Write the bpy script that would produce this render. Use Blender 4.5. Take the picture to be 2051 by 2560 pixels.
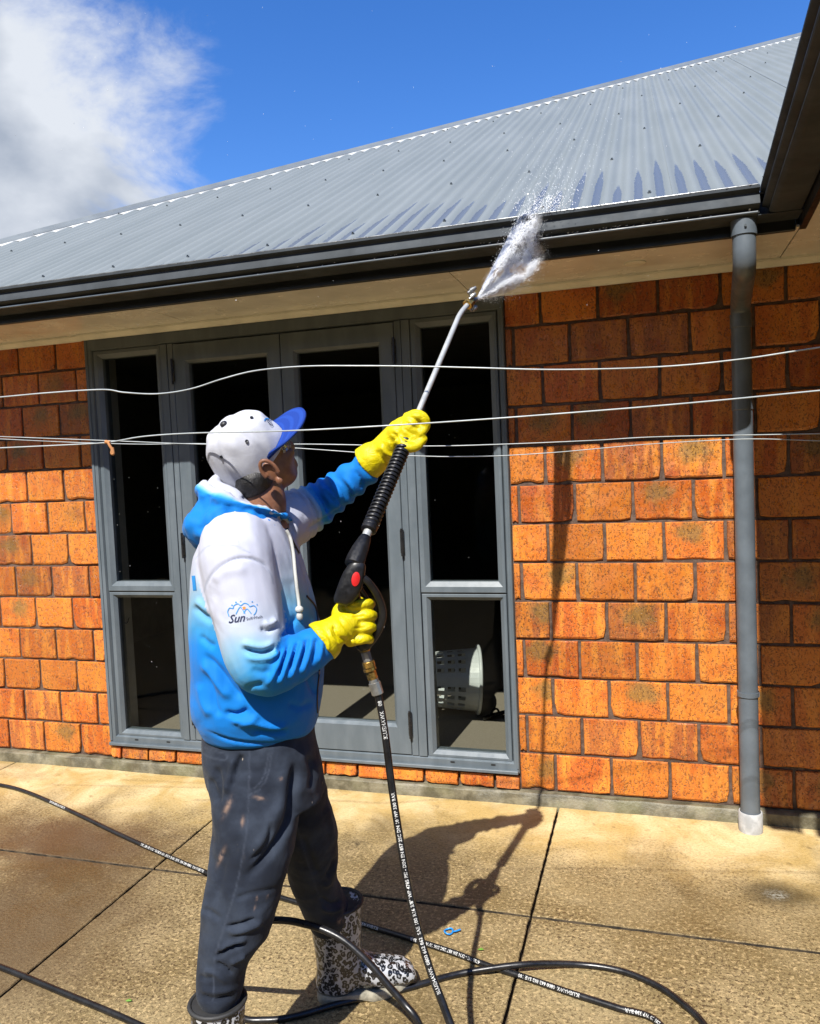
import bpy, bmesh, math, random
import numpy as np
from mathutils import Vector, Matrix, noise as mnoise

rnd = random.Random(7)
scene = bpy.context.scene
COL = scene.collection
for o in list(bpy.data.objects):
    bpy.data.objects.remove(o)

# ---------------------------------------------------------------- camera
# solved from the brick module (240 x 172 mm); world: x along the wall, y into the house, z up, wall face y = 0
FPX, PW, PH = 1950.0, 2051.0, 2560.0
YAW, PIT, ROL = .2969, -.0563, -.0437
CAM = np.array([.4238, -3.4319, 1.5298])
_fw = np.array([-math.sin(YAW)*math.cos(PIT), math.cos(YAW)*math.cos(PIT), math.sin(PIT)])
_r = np.array([math.cos(YAW), math.sin(YAW), 0.0])
_u = np.cross(_r, _fw)
CR = math.cos(ROL)*_r + math.sin(ROL)*_u
CU = -math.sin(ROL)*_r + math.cos(ROL)*_u
CF = _fw
cam_d = bpy.data.cameras.new('camera')
cam = bpy.data.objects.new('camera', cam_d)
COL.objects.link(cam)
cam_d.sensor_fit = 'HORIZONTAL'
cam_d.sensor_width = 36.0
cam_d.lens = FPX*36.0/PW
cam_d.clip_start = .05
cam_d.clip_end = 2000
cam.matrix_world = Matrix(((CR[0], CU[0], -CF[0], CAM[0]), (CR[1], CU[1], -CF[1], CAM[1]), (CR[2], CU[2], -CF[2], CAM[2]), (0, 0, 0, 1)))
scene.camera = cam

# ---------------------------------------------------------------- world, sun, exposure
KX, KY = .045, .80                       # shadow offset per metre of height
sun_to = Vector((-KX, -KY, 1.0)).normalized()
ELEV = math.asin(sun_to.z)
AZ = math.atan2(sun_to.x, sun_to.y)
world = bpy.data.worlds.new('World')
scene.world = world
world.use_nodes = True
wn, wl = world.node_tree.nodes, world.node_tree.links
wn.clear()
SKY_STRENGTH = .085
def wnode(t, **kw):
    n = wn.new(t)
    for k, v in kw.items():
        setattr(n, k, v)
    return n
sky = wnode('ShaderNodeTexSky', sky_type='NISHITA', sun_disc=False)
sky.sun_elevation = ELEV
sky.sun_rotation = AZ
sky.altitude = 20
sky.air_density = 1.0
sky.dust_density = .25
sky.ozone_density = 3.0
def pixdir(px, py):
    v = CF + CR*(px - PW/2)/FPX - CU*(py - PH/2)/FPX
    return v/np.linalg.norm(v)
def dd(x, y):                            # reference coordinates: 1727 x 2156 view of the photograph
    k = PW/1727.0
    return x*k, y*k
tc = wnode('ShaderNodeTexCoord')
nrm = np.cross(pixdir(*dd(285, 20)), pixdir(*dd(485, 380)))
nrm /= np.linalg.norm(nrm)
if nrm @ pixdir(*dd(0, 300)) < 0:
    nrm = -nrm
dot = wnode('ShaderNodeVectorMath', operation='DOT_PRODUCT')
dot.inputs[1].default_value = nrm
wl.new(tc.outputs['Generated'], dot.inputs[0])
n1 = wnode('ShaderNodeTexNoise')
n1.inputs['Scale'].default_value = 5.6
n1.inputs['Detail'].default_value = 11
n1.inputs['Roughness'].default_value = .60
n1.inputs['Distortion'].default_value = .35
mp = wnode('ShaderNodeMapping')
mp.inputs['Location'].default_value = (1.3, .4, 2.2)
mp.inputs['Scale'].default_value = (1, 1, 1.5)
wl.new(tc.outputs['Generated'], mp.inputs[0])
wl.new(mp.outputs[0], n1.inputs['Vector'])
m1 = wnode('ShaderNodeMath', operation='SUBTRACT')
wl.new(n1.outputs['Fac'], m1.inputs[0])
m1.inputs[1].default_value = .5
m2 = wnode('ShaderNodeMath', operation='MULTIPLY_ADD')
wl.new(m1.outputs[0], m2.inputs[0])
m2.inputs[1].default_value = .64
dsc = wnode('ShaderNodeMath', operation='MULTIPLY')
dsc.inputs[1].default_value = 1.7
wl.new(dot.outputs['Value'], dsc.inputs[0])
wl.new(dsc.outputs[0], m2.inputs[2])
rng = wnode('ShaderNodeMapRange', interpolation_type='SMOOTHSTEP')
rng.inputs['From Min'].default_value = -.05
rng.inputs['From Max'].default_value = .16
wl.new(m2.outputs[0], rng.inputs['Value'])
n2 = wnode('ShaderNodeTexNoise')
n2.inputs['Scale'].default_value = 4.6
n2.inputs['Detail'].default_value = 6
wl.new(mp.outputs[0], n2.inputs['Vector'])
cr = wnode('ShaderNodeValToRGB')
cr.color_ramp.elements[0].position = .40
cr.color_ramp.elements[0].color = (2.7, 3.1, 3.8, 1)
cr.color_ramp.elements[1].position = .58
cr.color_ramp.elements[1].color = (5.1, 5.4, 5.9, 1)
wl.new(n2.outputs['Fac'], cr.inputs[0])
mx = wnode('ShaderNodeMix', data_type='RGBA')
wl.new(rng.outputs[0], mx.inputs['Factor'])
hs = wnode('ShaderNodeHueSaturation')
hs.inputs['Saturation'].default_value = 1.32
hs.inputs['Value'].default_value = 1.38
hs.inputs['Hue'].default_value = .513
wl.new(sky.outputs[0], hs.inputs['Color'])
wl.new(hs.outputs[0], mx.inputs['A'])
wl.new(cr.outputs[0], mx.inputs['B'])
bg = wnode('ShaderNodeBackground')
bg.inputs['Strength'].default_value = SKY_STRENGTH
wl.new(mx.outputs['Result'], bg.inputs['Color'])
wo = wnode('ShaderNodeOutputWorld')
wl.new(bg.outputs[0], wo.inputs['Surface'])

sun_d = bpy.data.lights.new('sun', 'SUN')
sun_d.energy = 5.0
sun_d.angle = math.radians(.53)
sun_d.color = (1.0, .96, .89)
sun = bpy.data.objects.new('sun', sun_d)
COL.objects.link(sun)
sun.rotation_euler = sun_to.to_track_quat('Z', 'Y').to_euler()
sun.location = (0, -6, 8)

vs = scene.view_settings
vs.view_transform = 'Standard'
vs.look = 'None'
vs.gamma = 1
vs.use_curve_mapping = False
vs.exposure = .85
scene.cycles.max_bounces = 8
scene.cycles.diffuse_bounces = 3
scene.cycles.volume_bounces = 3
scene.cycles.transparent_max_bounces = 16
scene.cycles.caustics_reflective = False
scene.cycles.caustics_refractive = False

# ---------------------------------------------------------------- helpers
def at(x, y, depth):
    """world point seen at reference pixel (x, y) at this depth along the lens axis (measuring aid)"""
    px, py = dd(x, y)
    return CAM + (CF + CR*(px - PW/2)/FPX - CU*(py - PH/2)/FPX)*depth
def at_z(x, y, z=0.0):
    px, py = dd(x, y)
    v = CF + CR*(px - PW/2)/FPX - CU*(py - PH/2)/FPX
    return CAM + v*((z - CAM[2])/v[2])
def at_y(x, y, yy=0.0):
    px, py = dd(x, y)
    v = CF + CR*(px - PW/2)/FPX - CU*(py - PH/2)/FPX
    return CAM + v*((yy - CAM[1])/v[1])

def link(o, parent=None):
    COL.objects.link(o)
    if parent is not None:
        o.parent = parent
    return o
def tag(o, label=None, cat=None, group=None, kind=None):
    if label: o['label'] = label
    if cat: o['category'] = cat
    if group: o['group'] = group
    if kind: o['kind'] = kind
    return o
def empty(name, loc=(0, 0, 0), parent=None):
    o = bpy.data.objects.new(name, None)
    o.empty_display_size = .1
    o.location = loc
    return link(o, parent)

class MB:
    def __init__(self):
        self.v, self.f = [], []
    def add(self, verts, faces):
        b = len(self.v)
        self.v += [tuple(map(float, p)) for p in verts]
        self.f += [tuple(i + b for i in f) for f in faces]
        return self
    def box(self, x0, x1, y0, y1, z0, z1, c=0.0):
        if c <= 0:
            vs_ = [(x0, y0, z0), (x1, y0, z0), (x1, y1, z0), (x0, y1, z0), (x0, y0, z1), (x1, y0, z1), (x1, y1, z1), (x0, y1, z1)]
            fs = [(0, 3, 2, 1), (4, 5, 6, 7), (0, 1, 5, 4), (1, 2, 6, 5), (2, 3, 7, 6), (3, 0, 4, 7)]
            return self.add(vs_, fs)
        bm = bmesh.new()
        bmesh.ops.create_cube(bm, size=1, matrix=Matrix.Translation(((x0+x1)/2, (y0+y1)/2, (z0+z1)/2)) @ Matrix.Diagonal((x1-x0, y1-y0, z1-z0, 1)))
        bmesh.ops.bevel(bm, geom=bm.edges[:], offset=c, segments=1, affect='EDGES')
        bm.verts.index_update()
        self.add([v.co[:] for v in bm.verts], [[v.index for v in f.verts] for f in bm.faces])
        bm.free()
        return self
    def tube(self, pts, rad, n=10, caps=True, flat=None):
        pts = [np.array(p, float) for p in pts]
        m = len(pts)
        rads = [rad]*m if np.isscalar(rad) else list(rad)
        tans = []
        for i in range(m):
            t = pts[min(i+1, m-1)] - pts[max(i-1, 0)]
            tans.append(t/(np.linalg.norm(t) + 1e-12))
        ref = np.array([0, 0, 1.0]) if abs(tans[0][2]) < .9 else np.array([0, -1.0, 0])
        nv = ref - tans[0]*(ref @ tans[0]); nv /= np.linalg.norm(nv)
        vs_, fs = [], []
        for i in range(m):
            nv = nv - tans[i]*(nv @ tans[i]); nv /= np.linalg.norm(nv)
            bv = np.cross(tans[i], nv)
            for k in range(n):
                a = 2*math.pi*k/n
                vs_.append(pts[i] + rads[i]*(math.cos(a)*nv + math.sin(a)*bv))
        for i in range(m-1):
            for k in range(n):
                fs.append((i*n+k, i*n+(k+1) % n, (i+1)*n+(k+1) % n, (i+1)*n+k))
        if caps:
            fs.append(tuple(range(n-1, -1, -1)))
            fs.append(tuple((m-1)*n+k for k in range(n)))
        return self.add(vs_, fs)
    def lathe(self, prof, origin=(0, 0, 0), axis=(0, 0, 1), n=20, caps=True):
        ax = np.array(axis, float); ax /= np.linalg.norm(ax)
        ref = np.array([1.0, 0, 0]) if abs(ax[0]) < .9 else np.array([0, 1.0, 0])
        a1 = ref - ax*(ref @ ax); a1 /= np.linalg.norm(a1); a2 = np.cross(ax, a1)
        o_ = np.array(origin, float)
        vs_, fs = [], []
        for r_, h in prof:
            for k in range(n):
                a = 2*math.pi*k/n
                vs_.append(o_ + ax*h + r_*(math.cos(a)*a1 + math.sin(a)*a2))
        m = len(prof)
        for i in range(m-1):
            for k in range(n):
                fs.append((i*n+k, i*n+(k+1) % n, (i+1)*n+(k+1) % n, (i+1)*n+k))
        if caps:
            fs.append(tuple(range(n-1, -1, -1)))
            fs.append(tuple((m-1)*n+k for k in range(n)))
        return self.add(vs_, fs)
    def sweep(self, prof, p0, p1, right, up=(0, 0, 1), caps=True, closed=True):
        """profile (o, h) swept from p0 to p1; o along 'right', h along up"""
        p0, p1, rt, up_ = (np.array(q, float) for q in (p0, p1, right, up))
        n = len(prof)
        vs_ = [p0 + rt*o_ + up_*h for o_, h in prof] + [p1 + rt*o_ + up_*h for o_, h in prof]
        fs = [(k, (k+1) % n, n+(k+1) % n, n+k) for k in range(n if closed else n-1)]
        if caps and closed:
            fs += [tuple(range(n-1, -1, -1)), tuple(range(n, 2*n))]
        return self.add(vs_, fs)
    def mesh(self, name, smooth=None):
        me = bpy.data.meshes.new(name)
        me.from_pydata(self.v, [], self.f)
        bm = bmesh.new(); bm.from_mesh(me)
        bmesh.ops.recalc_face_normals(bm, faces=bm.faces)
        bm.to_mesh(me); bm.free()
        if smooth is not None:
            me.polygons.foreach_set('use_smooth', [True]*len(me.polygons))
            if smooth < 180:
                me.set_sharp_from_angle(angle=math.radians(smooth))
        me.update()
        return me
    def build(self, name, mat, parent=None, smooth=None):
        me = self.mesh(name, smooth)
        if mat: me.materials.append(mat)
        return link(bpy.data.objects.new(name, me), parent)

# ---- node helper for materials
class NT:
    def __init__(self, name):
        self.m = bpy.data.materials.new(name)
        self.m.use_nodes = True
        self.t = self.m.node_tree
        self.n, self.l = self.t.nodes, self.t.links
        self.n.clear()
        self.out = self.n.new('ShaderNodeOutputMaterial')
        self.bsdf = self.n.new('ShaderNodeBsdfPrincipled')
        self.l.new(self.bsdf.outputs[0], self.out.inputs['Surface'])
    def node(self, t, **kw):
        n = self.n.new(t)
        for k, v in kw.items():
            setattr(n, k, v)
        return n
    def put(self, sock, v):
        if hasattr(v, 'is_linked') or hasattr(v, 'links'):
            self.l.new(v, sock)
        else:
            if isinstance(v, (tuple, list)) and len(v) == 3 and sock.type == 'RGBA':
                v = (*v, 1)
            sock.default_value = v
    def set(self, **kw):
        for k, v in kw.items():
            self.put(self.bsdf.inputs[k.replace('_', ' ')], v)
        return self
    def coord(self, kind='Object'):
        if kind == 'Position':
            return self.node('ShaderNodeNewGeometry').outputs['Position']
        return self.node('ShaderNodeTexCoord').outputs[kind]
    def map(self, vec, loc=(0, 0, 0), scale=(1, 1, 1), rot=(0, 0, 0)):
        m = self.node('ShaderNodeMapping')
        self.put(m.inputs['Vector'], vec); self.put(m.inputs['Location'], loc)
        m.inputs['Scale'].default_value = scale; m.inputs['Rotation'].default_value = rot
        return m.outputs[0]
    def noise(self, vec, scale, detail=4, rough=.55, dist=0.0):
        n = self.node('ShaderNodeTexNoise')
        self.put(n.inputs['Vector'], vec)
        n.inputs['Scale'].default_value = scale; n.inputs['Detail'].default_value = detail
        n.inputs['Roughness'].default_value = rough; n.inputs['Distortion'].default_value = dist
        return n.outputs['Fac']
    def voronoi(self, vec, scale, feature='F1', out='Distance', rand=1.0):
        n = self.node('ShaderNodeTexVoronoi', feature=feature)
        self.put(n.inputs['Vector'], vec)
        n.inputs['Scale'].default_value = scale; n.inputs['Randomness'].default_value = rand
        return n.outputs[out]
    def math(self, op, a, b=0.0, c=0.0, clamp=False):
        n = self.node('ShaderNodeMath', operation=op, use_clamp=clamp)
        self.put(n.inputs[0], a); self.put(n.inputs[1], b); self.put(n.inputs[2], c)
        return n.outputs[0]
    def ramp(self, v, lo, hi, a=0.0, b=1.0, smooth=True):
        n = self.node('ShaderNodeMapRange', interpolation_type='SMOOTHSTEP' if smooth else 'LINEAR')
        self.put(n.inputs['Value'], v)
        for k, x in (('From Min', lo), ('From Max', hi), ('To Min', a), ('To Max', b)):
            self.put(n.inputs[k], x)
        return n.outputs['Result']
    def mix(self, f, a, b, blend='MIX'):
        n = self.node('ShaderNodeMix', data_type='RGBA', blend_type=blend)
        self.put(n.inputs['Factor'], f); self.put(n.inputs['A'], a); self.put(n.inputs['B'], b)
        return n.outputs['Result']
    def sep(self, vec):
        n = self.node('ShaderNodeSeparateXYZ'); self.put(n.inputs[0], vec)
        return n.outputs
    def comb(self, x, y, z):
        n = self.node('ShaderNodeCombineXYZ')
        for i, v in enumerate((x, y, z)): self.put(n.inputs[i], v)
        return n.outputs[0]
    def bump(self, h, strength=.3, dist=.01, normal=None):
        n = self.node('ShaderNodeBump')
        self.put(n.inputs['Height'], h); n.inputs['Strength'].default_value = strength; n.inputs['Distance'].default_value = dist
        if normal is not None: self.put(n.inputs['Normal'], normal)
        self.put(self.bsdf.inputs['Normal'], n.outputs[0])
        return n.outputs[0]
    def rand(self):
        return self.node('ShaderNodeObjectInfo').outputs['Random']
    def attr(self, name, out='Fac'):
        n = self.node('ShaderNodeAttribute', attribute_name=name)
        return n.outputs[out]

def simple(name, col, rough=.5, metal=0.0, var=.12, nscale=12, bump=0.0, bscale=150, spec=.5, coat=0.0):
    t = NT(name)
    c = t.coord('Position')
    f = t.noise(c, nscale, 5)
    dark = tuple(x*(1-var*1.6) for x in col); lite = tuple(min(1, x*(1+var)) for x in col)
    t.set(Base_Color=t.mix(t.ramp(f, .3, .7), dark, lite), Metallic=metal, Specular_IOR_Level=spec)
    t.set(Roughness=t.ramp(t.noise(c, nscale*3, 4), .3, .7, max(.02, rough-.08), min(1, rough+.08)))
    if coat: t.set(Coat_Weight=coat, Coat_Roughness=.1)
    if bump: t.bump(t.noise(c, bscale, 3), bump, .002)
    return t.m

M = {}
def mat_brick():
    t = NT('brick_clay')
    r = t.rand()
    oc = t.coord('Object')
    off = t.comb(t.math('MULTIPLY', r, 37.0), t.math('MULTIPLY', r, 11.0), t.math('MULTIPLY', r, 23.0))
    vm = t.node('ShaderNodeVectorMath', operation='ADD'); t.put(vm.inputs[0], oc); t.put(vm.inputs[1], off)
    v = vm.outputs[0]
    r2 = t.math('FRACT', t.math('MULTIPLY', r, 17.31))
    r3 = t.math('FRACT', t.math('MULTIPLY', r, 91.77))
    base = t.mix(r2, (.35, .070, .011), (.50, .155, .022))
    r4 = t.math('FRACT', t.math('MULTIPLY', r, 53.17))
    base = t.mix(t.ramp(r4, .78, .90, 0, .7), base, (.25, .080, .026))
    streak = t.noise(t.map(v, scale=(16, 16, 2.5)), 1.6, 3)
    base = t.mix(t.ramp(streak, .42, .68), base, (.52, .180, .026))
    base = t.mix(t.ramp(t.noise(v, 9, 3), .52, .75, 0, .6), base, (.30, .050, .009))
    # burnt olive patches on some bricks
    ox, oy, oz = t.sep(oc)
    dx = t.math('MULTIPLY', t.math('SUBTRACT', ox, t.ramp(r2, 0, 1, .06, .18, False)), .8)
    dz = t.math('SUBTRACT', oz, t.ramp(r3, 0, 1, .05, .12, False))
    ds = t.math('SQRT', t.math('ADD', t.math('MULTIPLY', dx, dx), t.math('MULTIPLY', dz, dz)))
    ds = t.math('MULTIPLY_ADD', t.math('SUBTRACT', t.noise(v, 20, 5, .7), .5), .13, ds)
    patch = t.math('MULTIPLY', t.ramp(ds, .020, .075, 1, 0), t.ramp(r3, .66, .76))
    base = t.mix(t.math('MULTIPLY', patch, .72), base, (.15, .105, .030))
    # dark pits and pale grains
    pits = t.ramp(t.voronoi(v, 105), .16, .30, 1, 0)
    pm = t.ramp(t.noise(v, 26, 3), .43, .56)
    crk = t.ramp(t.noise(t.map(v, scale=(1, 1, .55)), 120, 4, .75), .54, .61)
    pit = t.math('MAXIMUM', t.math('MULTIPLY', pits, pm), t.math('MULTIPLY', crk, .75))
    base = t.mix(t.math('MULTIPLY', pit, .85), base, (.035, .014, .008))
    gr = t.ramp(t.voronoi(t.map(v, loc=(3, 5, 1)), 130), .12, .22, 1, 0)
    base = t.mix(t.math('MULTIPLY', gr, .65), base, (.62, .32, .07))
    hsv = t.node('ShaderNodeHueSaturation')
    t.put(hsv.inputs['Color'], base); t.put(hsv.inputs['Value'], t.ramp(r, 0, 1, .84, 1.30, False))
    t.set(Base_Color=hsv.outputs[0], Specular_IOR_Level=.5)
    t.set(Roughness=t.ramp(t.noise(v, 24, 4), .35, .65, .24, .55))
    h = t.math('SUBTRACT', t.math('MULTIPLY', t.noise(v, 70, 5, .65), .8), t.math('MULTIPLY', pit, .9))
    t.bump(h, .55, .004)
    return t.m
M['brick'] = mat_brick()
def mat_mortar():
    t = NT('mortar')
    c = t.coord('Position')
    t.set(Base_Color=t.mix(t.ramp(t.noise(c, 40, 5), .35, .7), (.060, .036, .026), (.125, .080, .058)), Roughness=.7)
    t.bump(t.noise(c, 220, 4), .6, .004)
    return t.m
M['mortar'] = mat_mortar()
def mat_concrete():
    t = NT('footing_concrete')
    c = t.coord('Position')
    b = t.mix(t.ramp(t.noise(c, 14, 6, .6), .35, .68), (.075, .066, .040), (.19, .170, .115))
    b = t.mix(t.ramp(t.noise(c, 5, 3), .5, .7, 0, .5), b, (.13, .125, .055))
    t.set(Base_Color=b, Roughness=.55)
    t.bump(t.noise(c, 90, 6), .5, .006)
    return t.m
M['footing'] = mat_concrete()
def mat_slab():
    t = NT('patio_concrete')
    c = t.coord('Position')
    x, y, z = t.sep(c)
    big = t.noise(c, 1.7, 5, .6, .3)
    mid = t.noise(t.map(c, loc=(4, 2, 0)), 5.5, 6, .62, .4)
    base = t.mix(t.ramp(big, .34, .66), (.168, .119, .048), (.285, .216, .106))
    base = t.mix(t.ramp(mid, .48, .72, 0, .45), base, (.37, .275, .140))
    # washed pale band along the wall, with uneven fan edge
    wn_ = t.math('MULTIPLY_ADD', t.math('SUBTRACT', t.noise(c, 2.6, 5, .6, .6), .5), 1.0, y)
    wash = t.ramp(wn_, -.70, -.18)
    pale = t.mix(t.ramp(t.noise(c, 4, 5, .6, .8), .35, .7), (.43, .295, .105), (.62, .485, .265))
    base = t.mix(t.math('MULTIPLY', wash, .85), base, pale)
    # exposed aggregate flecks where unwashed
    ag = t.noise(c, 92, 4, .75)
    ag2 = t.noise(t.map(c, loc=(7, 3, 1)), 74, 4, .7)
    unw = t.math('SUBTRACT', 1.0, t.math('MULTIPLY', wash, .75))
    base = t.mix(t.math('MULTIPLY', t.ramp(ag, .50, .58), t.math('MULTIPLY', unw, t.ramp(t.noise(c, 2.2, 4, .6), .35, .65, .45, .9))), base, (.045, .023, .007))
    base = t.mix(t.math('MULTIPLY', t.ramp(ag2, .53, .61), t.math('MULTIPLY', unw, .62)), base, (.52, .38, .19))
    base = t.mix(t.math('MULTIPLY', t.ramp(t.noise(c, 22, 4, .6), .60, .74), .45), base, (.06, .04, .018))
    # shaped marks: brown patches at the left, dark drip spot at the right, damp patch
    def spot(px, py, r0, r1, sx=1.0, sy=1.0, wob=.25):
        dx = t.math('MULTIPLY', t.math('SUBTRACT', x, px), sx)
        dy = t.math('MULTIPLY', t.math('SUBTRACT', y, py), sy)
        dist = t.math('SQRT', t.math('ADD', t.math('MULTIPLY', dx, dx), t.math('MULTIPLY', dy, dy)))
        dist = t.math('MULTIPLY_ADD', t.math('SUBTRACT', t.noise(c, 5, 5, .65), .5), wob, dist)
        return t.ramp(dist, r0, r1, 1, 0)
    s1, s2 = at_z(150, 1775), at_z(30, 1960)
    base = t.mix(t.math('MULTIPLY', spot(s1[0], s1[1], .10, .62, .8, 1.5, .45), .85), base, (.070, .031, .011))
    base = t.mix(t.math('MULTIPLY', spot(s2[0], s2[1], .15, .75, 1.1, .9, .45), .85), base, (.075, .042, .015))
    s = at_z(1655, 1888)
    base = t.mix(t.math('MULTIPLY', spot(s[0]-.03, s[1], .0, .17, 1, 1.25, .22), .85), base, (.03, .024, .011))
    base = t.mix(t.math('MULTIPLY', t.math('MULTIPLY', spot(s[0]-.03, s[1]-.0, .0, .055, 1, 1.2, .1), t.ramp(ag2, .42, .6)), .8), base, (.3, .3, .26))
    base = t.mix(t.math('MULTIPLY', spot(.6, -.72, .0, .5, .8, 1.5, .7), .35), base, (.10, .062, .018))
    damp = t.math('MULTIPLY', t.ramp(t.noise(t.map(c, loc=(2.3, 7.1, 0)), 1.9, 5, .62, .5), .54, .66), .75)
    base = t.mix(t.math('MULTIPLY', damp, .38), base, (.07, .05, .022))
    t.set(Base_Color=base, Specular_IOR_Level=.45)
    t.set(Roughness=t.math('SUBTRACT', t.ramp(mid, .35, .7, .50, .8), t.math('MULTIPLY', damp, .28)))
    h = t.math('ADD', t.math('MULTIPLY', t.noise(c, 115, 4, .7), unw), t.math('MULTIPLY', ag2, .5))
    t.bump(h, .8, .006)
    return t.m
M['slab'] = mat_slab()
def mat_soil():
    t = NT('ground_earth')
    c = t.coord('Position')
    t.set(Base_Color=t.mix(t.noise(c, 9, 6), (.035, .022, .012), (.09, .06, .03)), Roughness=.9)
    t.bump(t.noise(c, 60, 5), .6, .01)
    return t.m
M['soil'] = mat_soil()
M['joint_dirt'] = simple('joint_dirt', (.055, .039, .022), .9, var=.5, nscale=30)
def mat_frame():
    t = NT('powder_coat_grey')
    c = t.coord('Position')
    b = t.mix(t.ramp(t.noise(t.map(c, scale=(3, 3, .7)), 5, 5), .35, .7), (.088, .108, .124), (.116, .138, .156))
    t.set(Base_Color=b, Roughness=t.ramp(t.noise(c, 30, 4), .3, .7, .30, .46), Specular_IOR_Level=.5)
    t.bump(t.noise(c, 900, 2), .08, .001)
    return t.m
M['frame'] = mat_frame()
M['dark_trim'] = simple('fascia_paint', (.012, .0133, .015), .36, var=.2, nscale=9, bump=.05, bscale=60)
M['gutter'] = simple('gutter_steel', (.052, .059, .066), .55, var=.14, nscale=7, bump=.0, spec=.07)
M['pipe'] = simple('pipe_pvc', (.098, .118, .140), .36, var=.12, nscale=9, bump=.06, bscale=35)
M['white_pvc'] = simple('white_pvc', (.36, .37, .38), .35, var=.15, nscale=25)
M['soffit'] = simple('soffit_paint', (.84, .83, .79), .22, var=.07, nscale=3.0, bump=.06, bscale=9)
M['trim_paint'] = simple('moulding_paint', (.78, .77, .69), .4, var=.08, nscale=8)
M['black_plastic'] = simple('black_plastic', (.012, .012, .013), .32, var=.3, nscale=30, bump=.08, bscale=200)
M['gap'] = simple('seal_rubber', (.008, .008, .008), .7)
def mat_roof():
    t = NT('roof_steel')
    p = t.coord('Position')
    x, y, z = t.sep(p)
    b = t.mix(t.ramp(t.noise(t.map(p, scale=(2.2, .35, .35)), 2.5, 5), .35, .68), (.154, .174, .178), (.174, .194, .198))
    b = t.mix(t.ramp(t.noise(p, 45, 4), .62, .75, 0, .25), b, (.11, .125, .135))
    # run-off wetness in the pans near the eave
    ph = t.math('FRACT', t.math('MULTIPLY', x, 1/.0762))
    pan = t.math('ABSOLUTE', t.math('SUBTRACT', ph, .5))             # .5 crest edge, 0 pan centre
    cell = t.math('FLOOR', t.math('MULTIPLY', x, 1/.0762))
    wnz = t.node('ShaderNodeTexWhiteNoise', noise_dimensions='1D'); t.put(wnz.inputs['W'], cell)
    side = t.ramp(x, -2.3, .0)                                       # wet to the right of the jet's path
    reach = t.math('MULTIPLY', side, t.math('MULTIPLY_ADD', wnz.outputs[0], .50, .42))
    dy = t.math('ADD', y, .535)
    edge = t.math('MULTIPLY_ADD', t.math('SUBTRACT', t.noise(t.map(p, scale=(1, .3, 1)), 90, 4, .7), .5), .16, t.math('DIVIDE', dy, t.math('ADD', reach, .01)))
    along = t.ramp(edge, .85, 1.0, 1, 0)
    lim = t.math('MULTIPLY_ADD', t.math('SUBTRACT', 1.0, edge), .42, .02)
    lim = t.math('MINIMUM', lim, .20)
    wob = t.math('MULTIPLY_ADD', t.math('SUBTRACT', t.noise(t.map(p, scale=(2.4, .6, .6)), 75, 4, .75), .5), .20, pan)
    across = t.ramp(t.math('SUBTRACT', wob, lim), -.02, .02, 1, 0)
    wet = t.math('MULTIPLY', along, across)
    b = t.mix(t.math('MULTIPLY', wet, .72), b, (.080, .094, .122))
    t.set(Base_Color=b, Roughness=t.ramp(wet, 0, 1, .50, .25), Specular_IOR_Level=.28)
    return t.m
M['roof'] = mat_roof()
M['cap'] = simple('ridge_cap_steel', (.135, .152, .160), .42, var=.1, nscale=4)
M['cap_edge'] = simple('cap_edge_pale', (.40, .41, .41), .5, var=.2, nscale=20)
M['screw'] = simple('screw_head', (.10, .115, .125), .4, metal=.3)
def mat_glass():
    t = NT('window_glass')
    tr = t.node('ShaderNodeBsdfTransparent'); t.put(tr.inputs[0], (.80, .81, .79))
    gl = t.node('ShaderNodeBsdfGlossy'); t.put(gl.inputs['Roughness'], .02)
    fr = t.node('ShaderNodeFresnel'); t.put(fr.inputs['IOR'], 1.19)
    c = t.coord('Position')
    # dried drips and fine spatter on the panes
    spk = t.ramp(t.voronoi(c, 26), .05, .075, 1, 0)
    keep = t.ramp(t.noise(c, 6, 3), .56, .66)
    df = t.node('ShaderNodeBsdfDiffuse'); t.put(df.inputs[0], (.8, .82, .85))
    m0 = t.node('ShaderNodeMixShader'); t.put(m0.inputs[0], t.math('MULTIPLY', fr.outputs[0], .8))
    t.l.new(tr.outputs[0], m0.inputs[1]); t.l.new(gl.outputs[0], m0.inputs[2])
    m1_ = t.node('ShaderNodeMixShader'); t.put(m1_.inputs[0], t.math('MULTIPLY', t.math('MULTIPLY', spk, keep), .35))
    t.l.new(m0.outputs[0], m1_.inputs[1]); t.l.new(df.outputs[0], m1_.inputs[2])
    t.l.new(m1_.outputs[0], t.out.inputs['Surface'])
    return t.m
M['glass'] = mat_glass()
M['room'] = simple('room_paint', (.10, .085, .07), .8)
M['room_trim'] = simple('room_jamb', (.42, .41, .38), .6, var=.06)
def mat_carpet():
    t = NT('carpet')
    c = t.coord('Position')
    t.set(Base_Color=t.mix(t.noise(c, 260, 3), (.16, .14, .105), (.42, .365, .29)), Roughness=.95)
    t.bump(t.noise(c, 330, 3), .8, .006)
    return t.m
M['carpet'] = mat_carpet()
def mat_leaf():
    t = NT('screen_leaf')
    c = t.coord('Position')
    t.set(Base_Color=t.mix(t.noise(c, 1.2, 4), (.018, .035, .010), (.05, .09, .022)), Roughness=.6)
    return t.m
M['leaf'] = mat_leaf()
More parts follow.
